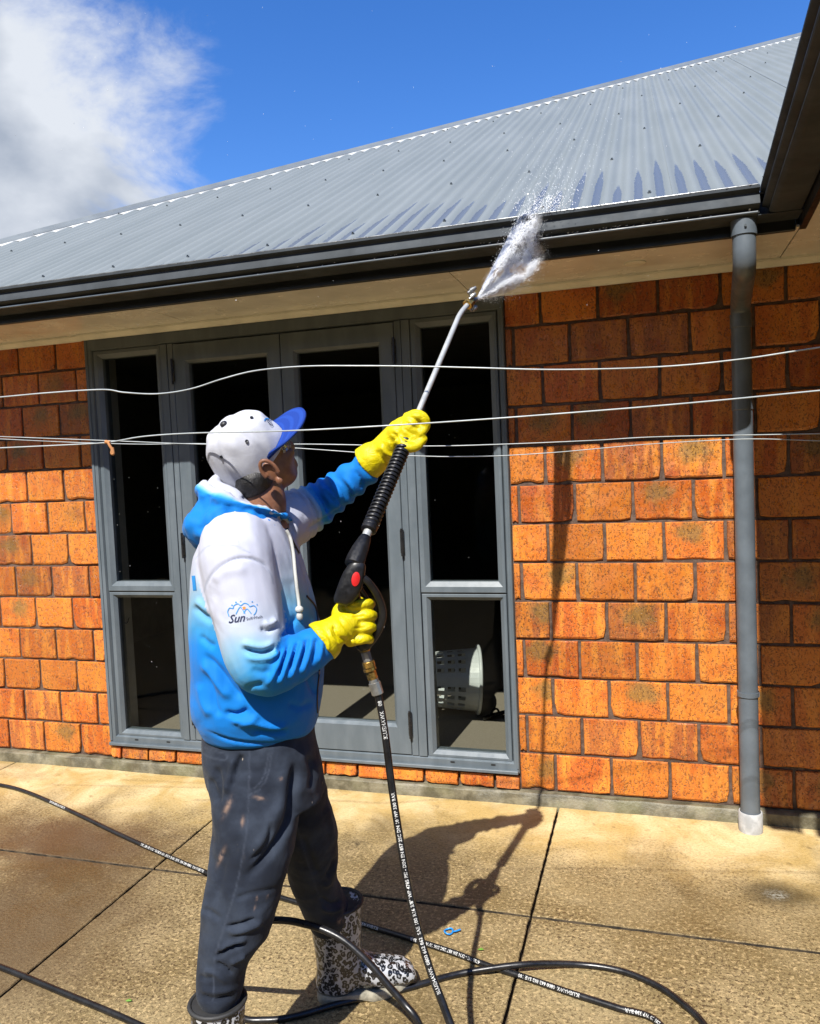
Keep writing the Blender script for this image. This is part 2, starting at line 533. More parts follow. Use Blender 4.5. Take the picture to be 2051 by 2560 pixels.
# ---------------------------------------------------------------- ground
g = MB().add([(-300, -300, -.03), (300, -300, -.03), (300, 300, -.03), (-300, 300, -.03)], [(0, 1, 2, 3)]).build('ground', M['soil'])
tag(g, 'bare earth under and around the concrete patio', kind='structure')
patio = empty('patio')
tag(patio, 'stained golden brown concrete patio with saw cut joints', kind='structure')
XJ = [.01 - 1.485*k for k in range(5, -4, -1)]
YJ = [.12, -.887, -2.372, -3.857, -5.342, -6.827]
for i in range(len(XJ)-1):
    for j in range(len(YJ)-1):
        h = .0038
        x0, x1, y0, y1 = XJ[i]+h, XJ[i+1]-h, YJ[j+1]+.007, YJ[j]-.007
        # slab with slightly ragged sawn edges
        n = 60 if (-2.5 < (XJ[i]+XJ[i+1])/2 < 2 and j < 2) else 2
        ring = []
        for a, b in (((x0, y0), (x1, y0)), ((x1, y0), (x1, y1)), ((x1, y1), (x0, y1)), ((x0, y1), (x0, y0))):
            for k in range(n):
                q = k/n
                p = Vector((a[0]+(b[0]-a[0])*q, a[1]+(b[1]-a[1])*q, 0))
                w = mnoise.noise(Vector((p.x*9, p.y*9, 3.1)))*.0040 + mnoise.noise(Vector((p.x*40, p.y*40, 1.1)))*.0036
                if k == 0: w = 0
                nx, ny = (b[1]-a[1], -(b[0]-a[0])); L = math.hypot(nx, ny)
                ring.append((p.x - nx/L*abs(w), p.y - ny/L*abs(w)))
        m = len(ring)
        c = ((x0+x1)/2, (y0+y1)/2)
        ins = [(p[0] + (c[0]-p[0])*.003, p[1] + (c[1]-p[1])*.003) for p in ring]
        mb = MB()
        vs_ = [(p[0], p[1], -.029) for p in ring] + [(p[0], p[1], -.0035) for p in ring] + [(p[0], p[1], 0) for p in ins]
        fs = [(k, (k+1) % m, m+(k+1) % m, m+k) for k in range(m)] + [(m+k, m+(k+1) % m, 2*m+(k+1) % m, 2*m+k) for k in range(m)] + [tuple(range(2*m, 3*m))]
        mb.add(vs_, fs)
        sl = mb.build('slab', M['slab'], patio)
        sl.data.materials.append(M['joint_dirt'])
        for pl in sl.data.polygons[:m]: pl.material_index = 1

# ---------------------------------------------------------------- house
house = empty('brick_house', (0, 0, 0))
tag(house, 'orange split-face brick house with grey corrugated roof and dark gutters', 'house')
ZT, BW, BH = 2.294, .242, .172
FX0, FX1, FZ0, FZ1 = -2.346, -.160, .134, 2.262
WX0, WX1 = -3.95, 3.2
wall = MB()
wall.box(WX0, FX0, .010, .12, .05, 2.42)
wall.box(FX1, WX1, .010, .12, .05, 2.42)
wall.box(FX0, FX1, .010, .12, .05, .125)
wall.box(FX0, FX1, .012, .12, FZ1+.004, 2.42)
wall = wall.build('wall', M['mortar'], house)

def brick_mesh(w, h, seed, sill=False):
    """one split-face brick: ragged outline, chipped lower arris, slightly uneven face; x 0..w, z 0..h, front at y=0"""
    r = random.Random(seed)
    n1_, n2_ = 5, 3
    pts = []
    def edge(a, b, n, amp):
        for k in range(n):
            q = k/n
            yield (a[0]+(b[0]-a[0])*q, a[1]+(b[1]-a[1])*q, k)
    chip = r.random()
    c_l, c_r = (r.random() < .55), (r.random() < .45)
    for x, z, k in edge((0, 0), (w, 0), n1_, 0):
        pts.append([x, z + (abs(r.gauss(0, .0011)) if k else 0) + (.010*r.random() if chip > .78 and k in (2, 3) and r.random() < .6 else 0)])
    for x, z, k in edge((w, 0), (w, h), n2_, 0):
        pts.append([x - (abs(r.gauss(0, .0016)) if k else 0), z])
    for x, z, k in edge((w, h), (0, h), n1_, 0):
        pts.append([x, z - (abs(r.gauss(0, .0010)) if k else 0)])
    for x, z, k in edge((0, h), (0, 0), n2_, 0):
        pts.append([x + (abs(r.gauss(0, .0016)) if k else 0), z])
    # rounded / broken corners
    cs = {0: (1, 1), n1_: (-1, 1), n1_+n2_: (-1, -1), 2*n1_+n2_: (1, -1)}
    for i, (sx, sz) in cs.items():
        q = .0012 + .0035*r.random()
        if i == 0 and c_l: q += .018*r.random()
        if i == n1_ and c_r: q += .020*r.random()
        q = min(q, w*.2, h*.2)
        pts[i][0] += sx*q*.6; pts[i][1] += sz*q*.6
    m = len(pts)
    cx, cz = w/2, h/2
    bev_b = .003 + .007*r.random()
    ins = []
    for x, z in pts:
        bx = .0025
        bz = bev_b if z < h*.2 else .003
        ins.append((x + (bx if x < cx*.5 else (-bx if x > w-cx*.5 else 0)), z + (bz if z < cz*.5 else (-bz if z > h-cz*.5 else 0))))
    tilt = r.gauss(0, .0012)
    vs_ = [(x, .05, z) for x, z in pts] + [(x, .0035+abs(r.gauss(0, .0008)), z) for x, z in pts]
    vs_ += [(x, -.0005 + r.gauss(0, .0007) + tilt*(x-cx)/max(w, .05), z) for x, z in ins]
    vs_ += [(w*(.3+.1*r.random()), -.0016*r.random()-.0006, h*(.4+.2*r.random())), (w*(.62+.1*r.random()), -.0016*r.random()-.0006, h*(.4+.2*r.random()))]
    fs = [(k, (k+1) % m, m+(k+1) % m, m+k) for k in range(m)] + [(m+k, m+(k+1) % m, 2*m+(k+1) % m, 2*m+k) for k in range(m)]
    A, B = 3*m, 3*m+1
    for k in range(m):
        i, j = 2*m+k, 2*m+(k+1) % m
        xm = (vs_[i][0]+vs_[j][0])/2
        fs.append((i, j, A if xm < w/2 else B))
    # close the seam between the two fans
    top = min(range(m), key=lambda k: abs(ins[k][0]-w/2) + (10 if ins[k][1] < cz else 0))
    bot = min(range(m), key=lambda k: abs(ins[k][0]-w/2) + (10 if ins[k][1] > cz else 0))
    # fan faces switch apex where the edge mid crosses w/2; fill the gaps
    for k in range(m):
        p, q = 2*m+k, 2*m+(k+1) % m
        pr_ = 2*m+(k-1) % m
        x1_ = (vs_[pr_][0]+vs_[p][0])/2 < w/2
        x2_ = (vs_[p][0]+vs_[q][0])/2 < w/2
        if x1_ != x2_:
            fs.append((A if x1_ else B, p, B if x1_ else A) if True else ())
    mb = MB().add(vs_, fs)
    me = mb.mesh('brick', smooth=None)
    me.materials.append(M['brick'])
    return me
_bcache = {}
def brick(x0, x1, z0, z1, y=0.0):
    w, h = round(x1-x0, 3), round(z1-z0, 3)
    if w < .012: return
    key = (w, h, rnd.randrange(14 if w > .2 else 4))
    if key not in _bcache:
        _bcache[key] = brick_mesh(w, h, hash(key) % 100000 if False else int(w*1000)*131+int(h*1000)*7+key[2])
    o = bpy.data.objects.new('brick', _bcache[key])
    o.location = (x0, y + rnd.gauss(0, .0013), z0)
    o.rotation_euler = (rnd.gauss(0, .004), 0, rnd.gauss(0, .005))
    link(o, wall)
JN = .0095
for r_ in range(13):
    zt = ZT - BH*r_ - JN/2
    zb = ZT - BH*(r_+1) + JN/2
    if r_ == 0: zt = 2.286
    offR = 0.0 if r_ % 2 == 0 else -.5
    offL = (-2.663 - (.5*BW if r_ % 2 == 0 else 0)) % BW
    x = -2*BW + offR*BW
    while x < 1.95:
        a, b = max(x + JN/2, FX1 + .003), min(x + BW - JN/2, 99)
        if b - a > .012: brick(a, b, zb, zt)
        x += BW
    x = -4.6 + (offL - (-4.6)) % BW
    while x < FX0:
        a, b = max(x + JN/2, WX0), min(x + BW - JN/2, FX0 - .003)
        if b - a > .012: brick(a, b, zb, zt)
        x += BW
# sloping sill course under the joinery
x = FX0 + .002
k = 0
while x < FX1 - .02:
    w = min(.157 if k else .060, FX1 - .002 - x)
    mbk = brick_mesh(round(w, 3), .062, 900 + k % 6)
    o = bpy.data.objects.new('sill_brick', mbk)
    o.location = (x, -.020 + rnd.gauss(0, .0015), .0625)
    o.rotation_euler = (-.16, 0, rnd.gauss(0, .006))
    link(o, wall)
    x += w + .010
    k += 1
# concrete footing, rough poured edge
mb = MB()
nseg = 170
prof_rows = []
xs = np.linspace(WX0-.05, 3.2, nseg)
for i, xx in enumerate(xs):
    w1 = mnoise.noise(Vector((xx*6, .3, 0)))*.004 + mnoise.noise(Vector((xx*23, 1.3, 0)))*.003
    w2 = mnoise.noise(Vector((xx*5, 5.3, 0)))*.004 + mnoise.noise(Vector((xx*31, 2.3, 0)))*.003
    prof_rows += [(xx, -.036+w2, -.02), (xx, -.030+w2, .046+w1*.6), (xx, -.022+w1, .054+w1*.6), (xx, .06, .056+w2*.4)]
mb.add(prof_rows, [(i*4+k, (i+1)*4+k, (i+1)*4+k+1, i*4+k+1) for i in range(nseg-1) for k in range(3)])
mb.build('footing', M['footing'], house, smooth=40)

# ---- joinery: mitred rectangular frames with a sloping glazing bead
def rect_frame(mb, x0, x1, z0, z1, wl_, wr, wb, wt, y0, y1, bead=.014, lip=.0):
    """four mitred members; y0 front, y1 back; inner bead slopes back towards the glass"""
    def ring(a, b, c, d_, y): return [(a, y, c), (b, y, c), (b, y, d_), (a, y, d_)]
    rings = [ring(x0, x1, z0, z1, y1), ring(x0, x1, z0, z1, y0+.003), ring(x0+.003, x1-.003, z0+.003, z1-.003, y0),
             ring(x0+wl_-bead, x1-wr+bead, z0+wb-bead, z1-wt+bead, y0), ring(x0+wl_, x1-wr, z0+wb, z1-wt, y0+.016), ring(x0+wl_, x1-wr, z0+wb, z1-wt, y1)]
    vs_ = [p for q in rings for p in q]
    fs = []
    for i in range(len(rings)-1):
        for k in range(4):
            fs.append((i*4+k, i*4+(k+1) % 4, (i+1)*4+(k+1) % 4, (i+1)*4+k))
    n = len(rings)-1
    fs += [(k, n*4+k, n*4+(k+1) % 4, (k+1) % 4) for k in range(4)]
    mb.add(vs_, fs)
    return mb
def pane(parent, x0, x1, z0, z1, y):
    MB().box(x0, x1, y, y+.005, z0, z1).build('pane', M['glass'], parent)
GY = .028
# outer frame with mullions is one part
of = MB()
rect_frame(of, FX0, FX1, FZ0, FZ1, .045, .030, .050, .062, -.012, .075, bead=.008)
of.box(-1.897, -1.860, -.0115, .07, FZ0+.049, FZ1-.061, .002)
of.box(-1.8575, -1.8265, -.0085, .07, FZ0+.049, FZ1-.061, .002)
of.box(-.664, -.632, -.0085, .07, FZ0+.049, FZ1-.061, .002)
of.box(-.6295, -.590, -.0115, .07, FZ0+.049, FZ1-.061, .002)
of.box(FX0+.004, FX1-.004, -.030, -.0125, FZ0-.001, FZ0+.014, .002)      # sill nosing
of.box(FX0+.002, FX0+.018, -.0165, -.0122, FZ0+.02, FZ1-.002, .0015)
of.box(FX1-.010, FX1-.002, -.0165, -.0122, FZ0+.02, FZ1-.002, .0015)
of.build('joinery_frame', M['frame'], house)
def sidelight(x0, x1):
    w = empty('window', (0, 0, 0), house)
    a = rect_frame(MB(), x0, x1, .953, FZ1-.061, .044, .036, .050, .040, -.006, .06, bead=.022).build('sash', M['frame'], w)
    b = rect_frame(MB(), x0+.001, x1-.001, FZ0+.048, .9475, .038, .030, .028, .030, -.002, .06, bead=.016).build('fixed_frame', M['frame'], w)
    MB().box(x0+.004, x1-.004, .0, .05, .9478, .9528).build('seal', M['gap'], w)
    pane(a, x0+.040, x1-.032, .999, FZ1-.097, GY)
    pane(b, x0+.034, x1-.026, FZ0+.072, .921, GY)
    for q in (.3, .78):
        xx = x0 + (x1-x0)*q
        MB().box(xx-.010, xx+.010, -.0142, -.0121, FZ0+.030, FZ0+.036).build('drain_slot', M['gap'], w)
    return w
sidelight(-2.300, -1.8985)
sidelight(-.5885, -.1915)
def door(x0, x1, hinge_left):
    dr = empty('door', (0, 0, 0), house)
    rect_frame(MB(), x0, x1, .186, 2.196, .078, .078, .142, .098, -.010, .045, bead=.014).build('door_leaf', M['frame'], dr)
    pane(dr, x0+.074, x1-.074, .322, 2.102, GY)
    hx = x0-.002 if hinge_left else x1+.002
    for z0, z1 in ((.280, .392), (1.138, 1.248), (2.010, 2.118)):
        h = MB().box(hx-.009, hx+.009, -.0235, -.011, z0, z1, .003)
        h.tube([(hx, -.022, z0-.012), (hx, -.022, z1+.006)], .0065, 8)
        h.build('hinge', M['black_plastic'], dr, smooth=40)
    return dr
door(-1.8240, -1.2385, True)
d2 = door(-1.2345, -.6665, False)
MB().box(-1.2383, -1.2347, .0, .04, .19, 2.19).build('meeting_seal', M['gap'], d2)
# lever handle on the meeting stile
hb = MB().box(-1.212, -1.184, -.018, -.0105, .90, 1.08, .004)
hb.tube([(-1.198, -.018, .99), (-1.198, -.055, .99), (-1.205, -.062, .99), (-1.29, -.062, .988)], [.008, .008, .008, .007], 8)
hb.build('handle', M['frame'], d2, smooth=40)

# ---- eaves
FAY = -.462
EXL = -4.89                      # left eave corner
sf = MB()
for a, b in ((EXL+.1, -2.93), (-2.926, -1.70), (-1.696, -.30), (-.296, .94)):
    sf.box(a, b, FAY+.002, .03, 2.288, 2.296)
sf.box(.944, 2.9, -1.90, .03, 2.2875, 2.2965)
sf.build('soffit', M['soffit'], house)
tr = MB()
tp = [(0, 0), (0, -.028), (.010, -.028), (.013, -.022), (.016, -.020), (.030, -.009), (.034, -.008), (.034, 0)]
for a, b, yy in ((WX0, FX0-.02, 0.0), (FX0-.02, FX1+.01, -.016), (FX1+.01, 3.0, -.004)):
    tr.sweep(tp, (a, yy, 2.2872), (b, yy, 2.2872), (0, -1, 0))
tr.build('moulding', M['trim_paint'], house)
fa = MB()
fa.box(EXL+.1, .925, FAY-.018, FAY, 2.274, 2.410, .003)
fa.build('fascia', M['dark_trim'], house)
# wing fascia (the wing's eave runs towards the viewer, very slightly splayed)
def wing_x(y): return .792 + (y + .62)*.050
fx = MB()
fx.add([(wing_x(FAY)+.135, FAY-.019, 2.274), (wing_x(-1.9)+.135, -1.90, 2.274), (wing_x(-1.9)+.155, -1.90, 2.274), (wing_x(FAY)+.155, FAY-.019, 2.274),
        (wing_x(FAY)+.135, FAY-.019, 2.41), (wing_x(-1.9)+.135, -1.90, 2.41), (wing_x(-1.9)+.155, -1.90, 2.41), (wing_x(FAY)+.155, FAY-.019, 2.41)],
       [(0, 3, 2, 1), (4, 5, 6, 7), (0, 1, 5, 4), (1, 2, 6, 5), (2, 3, 7, 6), (3, 0, 4, 7)])
fx.box(.93, 2.9, -1.922, -1.9005, 2.274, 2.43, .003)
fx.build('wing_fascia', M['dark_trim'], house)
# gutter profile: o = distance out from the fascia, h = height
GP = [(.000, 2.268), (.078, 2.268), (.090, 2.272), (.097, 2.279), (.097, 2.288), (.090, 2.292), (.089, 2.296), (.103, 2.304), (.113, 2.309), (.116, 2.314),
      (.114, 2.328), (.108, 2.348), (.103, 2.364), (.105, 2.368), (.118, 2.376), (.121, 2.380), (.121, 2.391), (.117, 2.394), (.111, 2.392), (.111, 2.383), (.096, 2.364),
      (.080, 2.290), (.072, 2.278), (.004, 2.278), (.004, 2.386), (.000, 2.386)]
GP = [(o_, 2.405 - (2.394-z_)*.735) for o_, z_ in GP]
gt = MB().sweep(GP, (EXL, FAY-.019, 0), (.800, FAY-.019, 0), (0, -1, 0))
gut = gt.build('gutter', M['gutter'], house, smooth=28)
M['wet_steel'] = simple('wet_lip', (.20, .21, .215), .26, metal=.55, var=.25, nscale=14)
lp = MB().tube([(EXL, FAY-.019-.1165, 2.4055), (.795, FAY-.019-.1165, 2.4055)], .0042, 10).build('gutter_lip', M['wet_steel'], gut, smooth=60)
lb_ = MB().tube([(EXL, FAY-.019-.0955, 2.3235), (.795, FAY-.019-.0955, 2.3235)], .0048, 10).build('gutter_bead', M['pipe'], gut, smooth=60)
p0 = np.array([wing_x(FAY-.15)+.133, FAY-.10, 0]); p1 = np.array([wing_x(-1.92)+.133, -1.92, 0])
dv = p1-p0; dv /= np.linalg.norm(dv); rt = np.array([dv[1], -dv[0], 0])
MB().sweep(GP, p0, p1, rt).build('wing_gutter', M['gutter'], house, smooth=28)
# bent-up bottom plate of the inner corner
MB().box(.795, .93, FAY-.125, FAY-.020, 2.3095, 2.3115).build('corner_plate', M['gutter'], house)

# ---- roof: corrugated sheets, trimmed along the hip
PITCH = math.tan(math.radians(28.0))
RY0, RZ0 = -.535, 2.412
CP, CD = .0762, .0088
HX = EXL + .02
def hip_y(x): return RY0 + (x - HX)
def roof_pt(x, y, lift=0.0):
    w = CD*math.cos(2*math.pi*(x/CP - .0))           # crest at multiples of CP
    nz = 1/math.sqrt(1+PITCH**2)
    return (x, y - (w+lift)*PITCH*nz, RZ0 + (y-RY0)*PITCH + (w+lift)*nz)
roof = empty('roof', (0, 0, 0), house)
SEG = 10
sheet_w = 10
ncol0 = math.ceil((HX+.06)/CP)
ncol1 = int(4.2/CP)
c0 = ncol0
RIDGE_Y = 7.2
sid = 0
while c0 < ncol1:
    c1 = min(c0 + sheet_w, ncol1)
    mb = MB()
    vs_, fs = [], []
    n = 0
    for i in range((c1-c0)*SEG + 5):
        x = (c0 + i/SEG)*CP + (.0 if i else 0)
        ye = min(hip_y(x) - .015, RIDGE_Y)
        ys = [RY0 - .028, RY0 + (ye-RY0)*.33, RY0 + (ye-RY0)*.66, ye]
        lift = .0 if i > 4 else .0022
        for k, y in enumerate(ys):
            sag = mnoise.noise(Vector((x*.9, y*.8, 4.4)))*.0018
            vs_.append(roof_pt(x, y, lift + sag))
        n += 1
    for i in range(n-1):
        for k in range(3):
            fs.append((i*4+k, (i+1)*4+k, (i+1)*4+k+1, i*4+k+1))
    mb.add(vs_, fs)
    mb.build('roof_sheet', M['roof'], roof, smooth=180)
    c0 = c1
    sid += 1
# hex screws on every third crest, four rows
sm = MB().lathe([(.0075, 0), (.0075, .0022), (.0042, .0024), (.0042, .0075)], n=6).mesh('screw')
sm.materials.append(M['screw'])
nrm_roof = Vector((0, -PITCH, 1)).normalized()
qrot = nrm_roof.to_track_quat('Z', 'Y').to_euler()
for row, yy in enumerate((-.42, .38, 1.2, 2.05, 2.95, 3.85, 4.8)):
    for c in range(ncol0, int(2.6/CP)):
        if (c + (row % 2)*2) % 5 != 1: continue
        x = c*CP
        if hip_y(x) < yy + .15: continue
        p = roof_pt(x, yy, .001)
        o = bpy.data.objects.new('screw', sm); o.location = p; o.rotation_euler = qrot
        link(o, roof)
# hip capping: folded steel with a roll, and its pale scalloped soft edge
def hip_line(off, lift, n=2, t0=0.0, t1=1.0):
    """point on our roof face, off metres down-slope-side of the hip (perpendicular in plan), t from eave up"""
    a = np.array([HX, RY0, RZ0]); b = np.array([HX + (RIDGE_Y-RY0), RIDGE_Y, RZ0 + (RIDGE_Y-RY0)*PITCH])
    return a, b
a, b = hip_line(0, 0)
dirv = (b-a)/np.linalg.norm(b-a)
# face direction perpendicular to the hip lying in our roof plane, pointing down to the right
n_r = np.array([0, -PITCH, 1.0])/math.sqrt(1+PITCH**2)
side_v = np.cross(dirv, n_r); side_v /= np.linalg.norm(side_v)
if side_v[0] < 0: side_v = -side_v
n_l = np.array([-PITCH, 0, 1.0])/math.sqrt(1+PITCH**2)
side_l = np.cross(dirv, n_l); side_l /= np.linalg.norm(side_l)
if side_l[0] > 0: side_l = -side_l
cap = MB()
L = np.linalg.norm(b-a)
jo = [0, 2.2, 4.6, 6.9, L]
for i in range(len(jo)-1):
    lf = .003*(i % 2)
    s0, s1 = a + dirv*(jo[i]-.03*(i > 0)), a + dirv*jo[i+1]
    up = np.array([0, 0, 1.0])
    prof = [side_l*.15 + n_l*.012, side_l*.05 + n_l*.016, side_l*.016 + up*.022, up*.034, side_v*.016 + up*.022, side_v*.05 + n_r*.016, side_v*.125 + n_r*.0125, side_v*.127 + n_r*.006]
    m = len(prof)
    vs_ = [s0 + q + up*lf for q in prof] + [s1 + q + up*lf for q in prof]
    cap.add(vs_, [(k, k+1, m+k+1, m+k) for k in range(m-1)])
cap.build('hip_cap', M['cap'], roof, smooth=35)
ed = MB()
vs_, fs = [], []
n = 0
steps = int(L/.008)
for i in range(steps):
    s = L*i/steps
    p = a + dirv*s + side_v*.1265
    x = p[0]
    w = CD*math.cos(2*math.pi*x/CP)
    top = p + n_r*.0118
    q2 = p + n_r*(w + .0005) + side_v*(.002 + .030*(.5-.5*w/CD)**1.5)
    vs_ += [top, q2]
    if i: fs.append((2*i-2, 2*i, 2*i+1, 2*i-1))
ed.add(vs_, fs)
ed.build('cap_edge', M['cap_edge'], roof, smooth=60)
# the other faces of the hip roof and the wing roof, closing the building
rest = MB()
zr = RZ0 + (RIDGE_Y-RY0)*PITCH
rest.add([(HX, RY0, RZ0-.01), (HX, 13.0, RZ0-.01), (HX+(RIDGE_Y-RY0), RIDGE_Y, zr)], [(0, 1, 2)])
rest.add([(HX+(RIDGE_Y-RY0), RIDGE_Y, zr), (HX, 13.0, RZ0-.01), (4.2, 13.0, RZ0-.01), (4.2, RIDGE_Y, zr)], [(0, 1, 2, 3)])
wz = RZ0 + (2.9-.80)*PITCH
rest.add([(.80, -1.95, RZ0), (2.9, -1.95, wz), (2.9, 4.0, wz), (.86, -.55, RZ0), (2.9, 1.5, wz)], [(0, 1, 4, 3)])
rest.build('rear_roof', M['cap'], roof)
# wing wall
ww = MB().box(1.98, 2.1, -1.62, -.0, 0, 2.42)
ww.build('wing_wall', M['mortar'], house)
sw = MB().box(WX0, WX0+.12, .125, 9, 0, 2.42); sw.build('side_wall', M['mortar'], house)

# ---- downpipe with offset under the soffit
PXC, PYC, PR = .790, -.088, .0375
def arc_path(pts, r, n=7):
    """polyline with rounded corners"""
    pts = [np.array(p, float) for p in pts]
    out = [pts[0]]
    for i in range(1, len(pts)-1):
        d0 = pts[i-1]-pts[i]; d1 = pts[i+1]-pts[i]
        l0, l1 = np.linalg.norm(d0), np.linalg.norm(d1)
        rr = min(r, l0*.48, l1*.48)
        A, B = pts[i]+d0/l0*rr, pts[i]+d1/l1*rr
        for k in range(n+1):
            q = k/n
            out.append((1-q)**2*A + 2*q*(1-q)*pts[i] + q*q*B)
    out.append(pts[-1])
    return out
dp = empty('downpipe', (0, 0, 0), house)
OX = at_y(1567, 500, -.53)[0]
tp_ = arc_path([(OX, -.53, 2.312), (OX, -.53, 2.155), (PXC, PYC, 2.115), (PXC, PYC, 1.95)], .06, 9)
MB().tube(tp_ + [(PXC, PYC, .05)], PR, 24).build('pipe', M['pipe'], dp, smooth=40)
for i in (0,):
    MB().tube([(OX, -.53, 2.312), (OX, -.53, 2.262)], PR+.004, 24).build('outlet_collar', M['pipe'], dp, smooth=40)
for z0, z1 in ((2.02, 2.075), (1.70, 1.745)):
    MB().lathe([(PR+.0005, z0), (PR+.0028, z0+.002), (PR+.0028, z1-.002), (PR+.0005, z1)], (PXC, PYC, 0), n=24, caps=False).build('pipe_joint', M['pipe'], dp, smooth=40)
zb = at_y(1575, 1466, PYC-.04)[2]
br = MB().lathe([(PR+.0003, zb-.009), (PR+.004, zb-.009), (PR+.004, zb+.009), (PR+.0003, zb+.009)], (PXC, PYC, 0), n=24, caps=False)
br.box(PXC+PR, PXC+PR+.004, PYC-.012, -.002, zb-.009, zb+.009)
br.build('bracket', M['pipe'], dp, smooth=30)
MB().lathe([(PR+.003, -.01), (PR+.009, -.01), (PR+.009, .076), (PR+.0065, .080), (PR+.002, .080), (PR+.002, .06)], (PXC, PYC, 0), n=28, caps=False).build('ground_socket', M['white_pvc'], dp, smooth=40)
ps = MB().lathe([(.004, 0), (.004, .004)], (OX, -.53-PR-.006, 2.285), (0, -1, 0), n=8); ps.build('screw', M['screw'], dp)
# soffit light disc
MB().lathe([(.04, 2.2875), (.04, 2.284), (.03, 2.281)], (.40, -.22, 0), n=24).build('soffit_light', M['trim_paint'], house, smooth=40)

# ---- room behind the glass
fl = MB().box(-3.9, 3.1, .125, 5.2, .06, .152); fl = fl.build('floor', M['carpet'])
tag(fl, 'short pile beige carpet of the room behind the glass', kind='structure')
rm = MB()
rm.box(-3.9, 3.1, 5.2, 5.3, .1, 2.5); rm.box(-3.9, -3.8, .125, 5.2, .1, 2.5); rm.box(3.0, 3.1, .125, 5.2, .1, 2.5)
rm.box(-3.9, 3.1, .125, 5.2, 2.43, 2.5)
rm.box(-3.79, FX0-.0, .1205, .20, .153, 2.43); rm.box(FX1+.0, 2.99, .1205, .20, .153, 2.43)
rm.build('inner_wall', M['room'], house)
ij = MB()
ij.box(FX0-.01, FX0+.012, .076, .22, .153, 2.30, .002); ij.box(FX1-.012, FX1+.01, .076, .22, .153, 2.30, .002)
ij.box(FX0-.08, FX0+.0, .2005, .218, .153, 2.36, .002)
ij.build('inner_jamb', M['room_trim'], house)
# unseen dark planting added behind the viewer so the glass mirrors less sky
rr = random.Random(3)
mb = MB()
for i in range(9000):
    x = rr.uniform(-16, 16); z = rr.uniform(0, 1)**.8*4.6
    y = -9.2 - rr.random()*1.4 + .5*math.sin(x*1.1) + .3*math.sin(x*2.7+z)
    s = rr.uniform(.16, .34)
    a1 = Vector((rr.gauss(0, 1), rr.gauss(0, 1), rr.gauss(0, 1))).normalized(); a2 = a1.orthogonal().normalized()
    c = Vector((x, y, z))
    mb.add([c - a1*s, c + a2*s*.5, c + a1*s, c - a2*s*.5], [(0, 1, 2, 3)])
mb.box(-16, 16, -10.9, -10.6, 0, 4.2)
tl = mb.build('added_leaf_screen', M['leaf'])
tag(tl, 'unseen dark green leafy screen added to darken reflections in the glass', kind='stuff')
# ---------------------------------------------------------------- person: helpers
E1 = np.array([math.cos(YAW), math.sin(YAW), 0.0])      # to the right of the picture, level
E2 = np.array([-math.sin(YAW), math.cos(YAW), 0.0])     # away from the viewer, level
E3 = np.array([0, 0, 1.0])
DPM = FPX/(PW/1727.0)                                   # reference pixels x metre at depth 1
def proj_d(P):
    q = np.asarray(P, float) - CAM
    z = q @ CF
    k = 1727.0/PW
    return np.stack([(PW/2 + FPX*(q @ CR)/z)*k, (PH/2 - FPX*(q @ CU)/z)*k, z], -1)
def axes(r, u, t):
    """vector from picture-right, up, toward-viewer components"""
    v = r*E1 + u*E3 - t*E2
    return v
def unit(v):
    v = np.asarray(v, float)
    return v/np.linalg.norm(v)
class Loft(MB):
    def rings(self, rows, n=28, ex=2.3, ax=(None, None)):
        """rows: (centre, half-width along A, half-depth along B [, A, B])"""
        vs_, fs = [], []
        for row in rows:
            c, a, b = row[:3]
            A = row[3] if len(row) > 3 else E1
            B = row[4] if len(row) > 3 else E2
            for k in range(n):
                t = 2*math.pi*k/n
                ct, st = math.cos(t), math.sin(t)
                vs_.append(np.asarray(c) + A*a*math.copysign(abs(ct)**(2/ex), ct) + B*b*math.copysign(abs(st)**(2/ex), st))
        m = len(rows)
        for i in range(m-1):
            for k in range(n):
                fs.append((i*n+k, i*n+(k+1) % n, (i+1)*n+(k+1) % n, (i+1)*n+k))
        fs.append(tuple(range(n-1, -1, -1)))
        fs.append(tuple((m-1)*n+k for k in range(n)))
        return self.add(vs_, fs)
    def blob(self, c, rx, ry, rz, X=E1, Y=E2, Z=E3, n=16, m=10):
        vs_, fs = [], []
        c = np.asarray(c, float)
        for i in range(1, m):
            th = math.pi*i/m
            for k in range(n):
                p = 2*math.pi*k/n
                vs_.append(c + X*rx*math.sin(th)*math.cos(p) + Y*ry*math.sin(th)*math.sin(p) + Z*rz*math.cos(th))
        vs_ += [c + Z*rz, c - Z*rz]
        for i in range(m-2):
            for k in range(n):
                fs.append((i*n+k, (i+1)*n+k, (i+1)*n+(k+1) % n, i*n+(k+1) % n))
        T, Bt = len(vs_)-2, len(vs_)-1
        for k in range(n):
            fs.append((k, (k+1) % n, T)); fs.append(((m-2)*n+(k+1) % n, (m-2)*n+k, Bt))
        return self.add(vs_, fs)
def catmull(pts, n=8):
    P = [np.asarray(p, float) for p in pts]
    P = [2*P[0]-P[1]] + P + [2*P[-1]-P[-2]]
    out = []
    for i in range(1, len(P)-2):
        for k in range(n):
            t = k/n
            out.append(.5*((2*P[i]) + (-P[i-1]+P[i+1])*t + (2*P[i-1]-5*P[i]+4*P[i+1]-P[i+2])*t*t + (-P[i-1]+3*P[i]-3*P[i+1]+P[i+2])*t**3))
    out.append(P[-2])
    return out
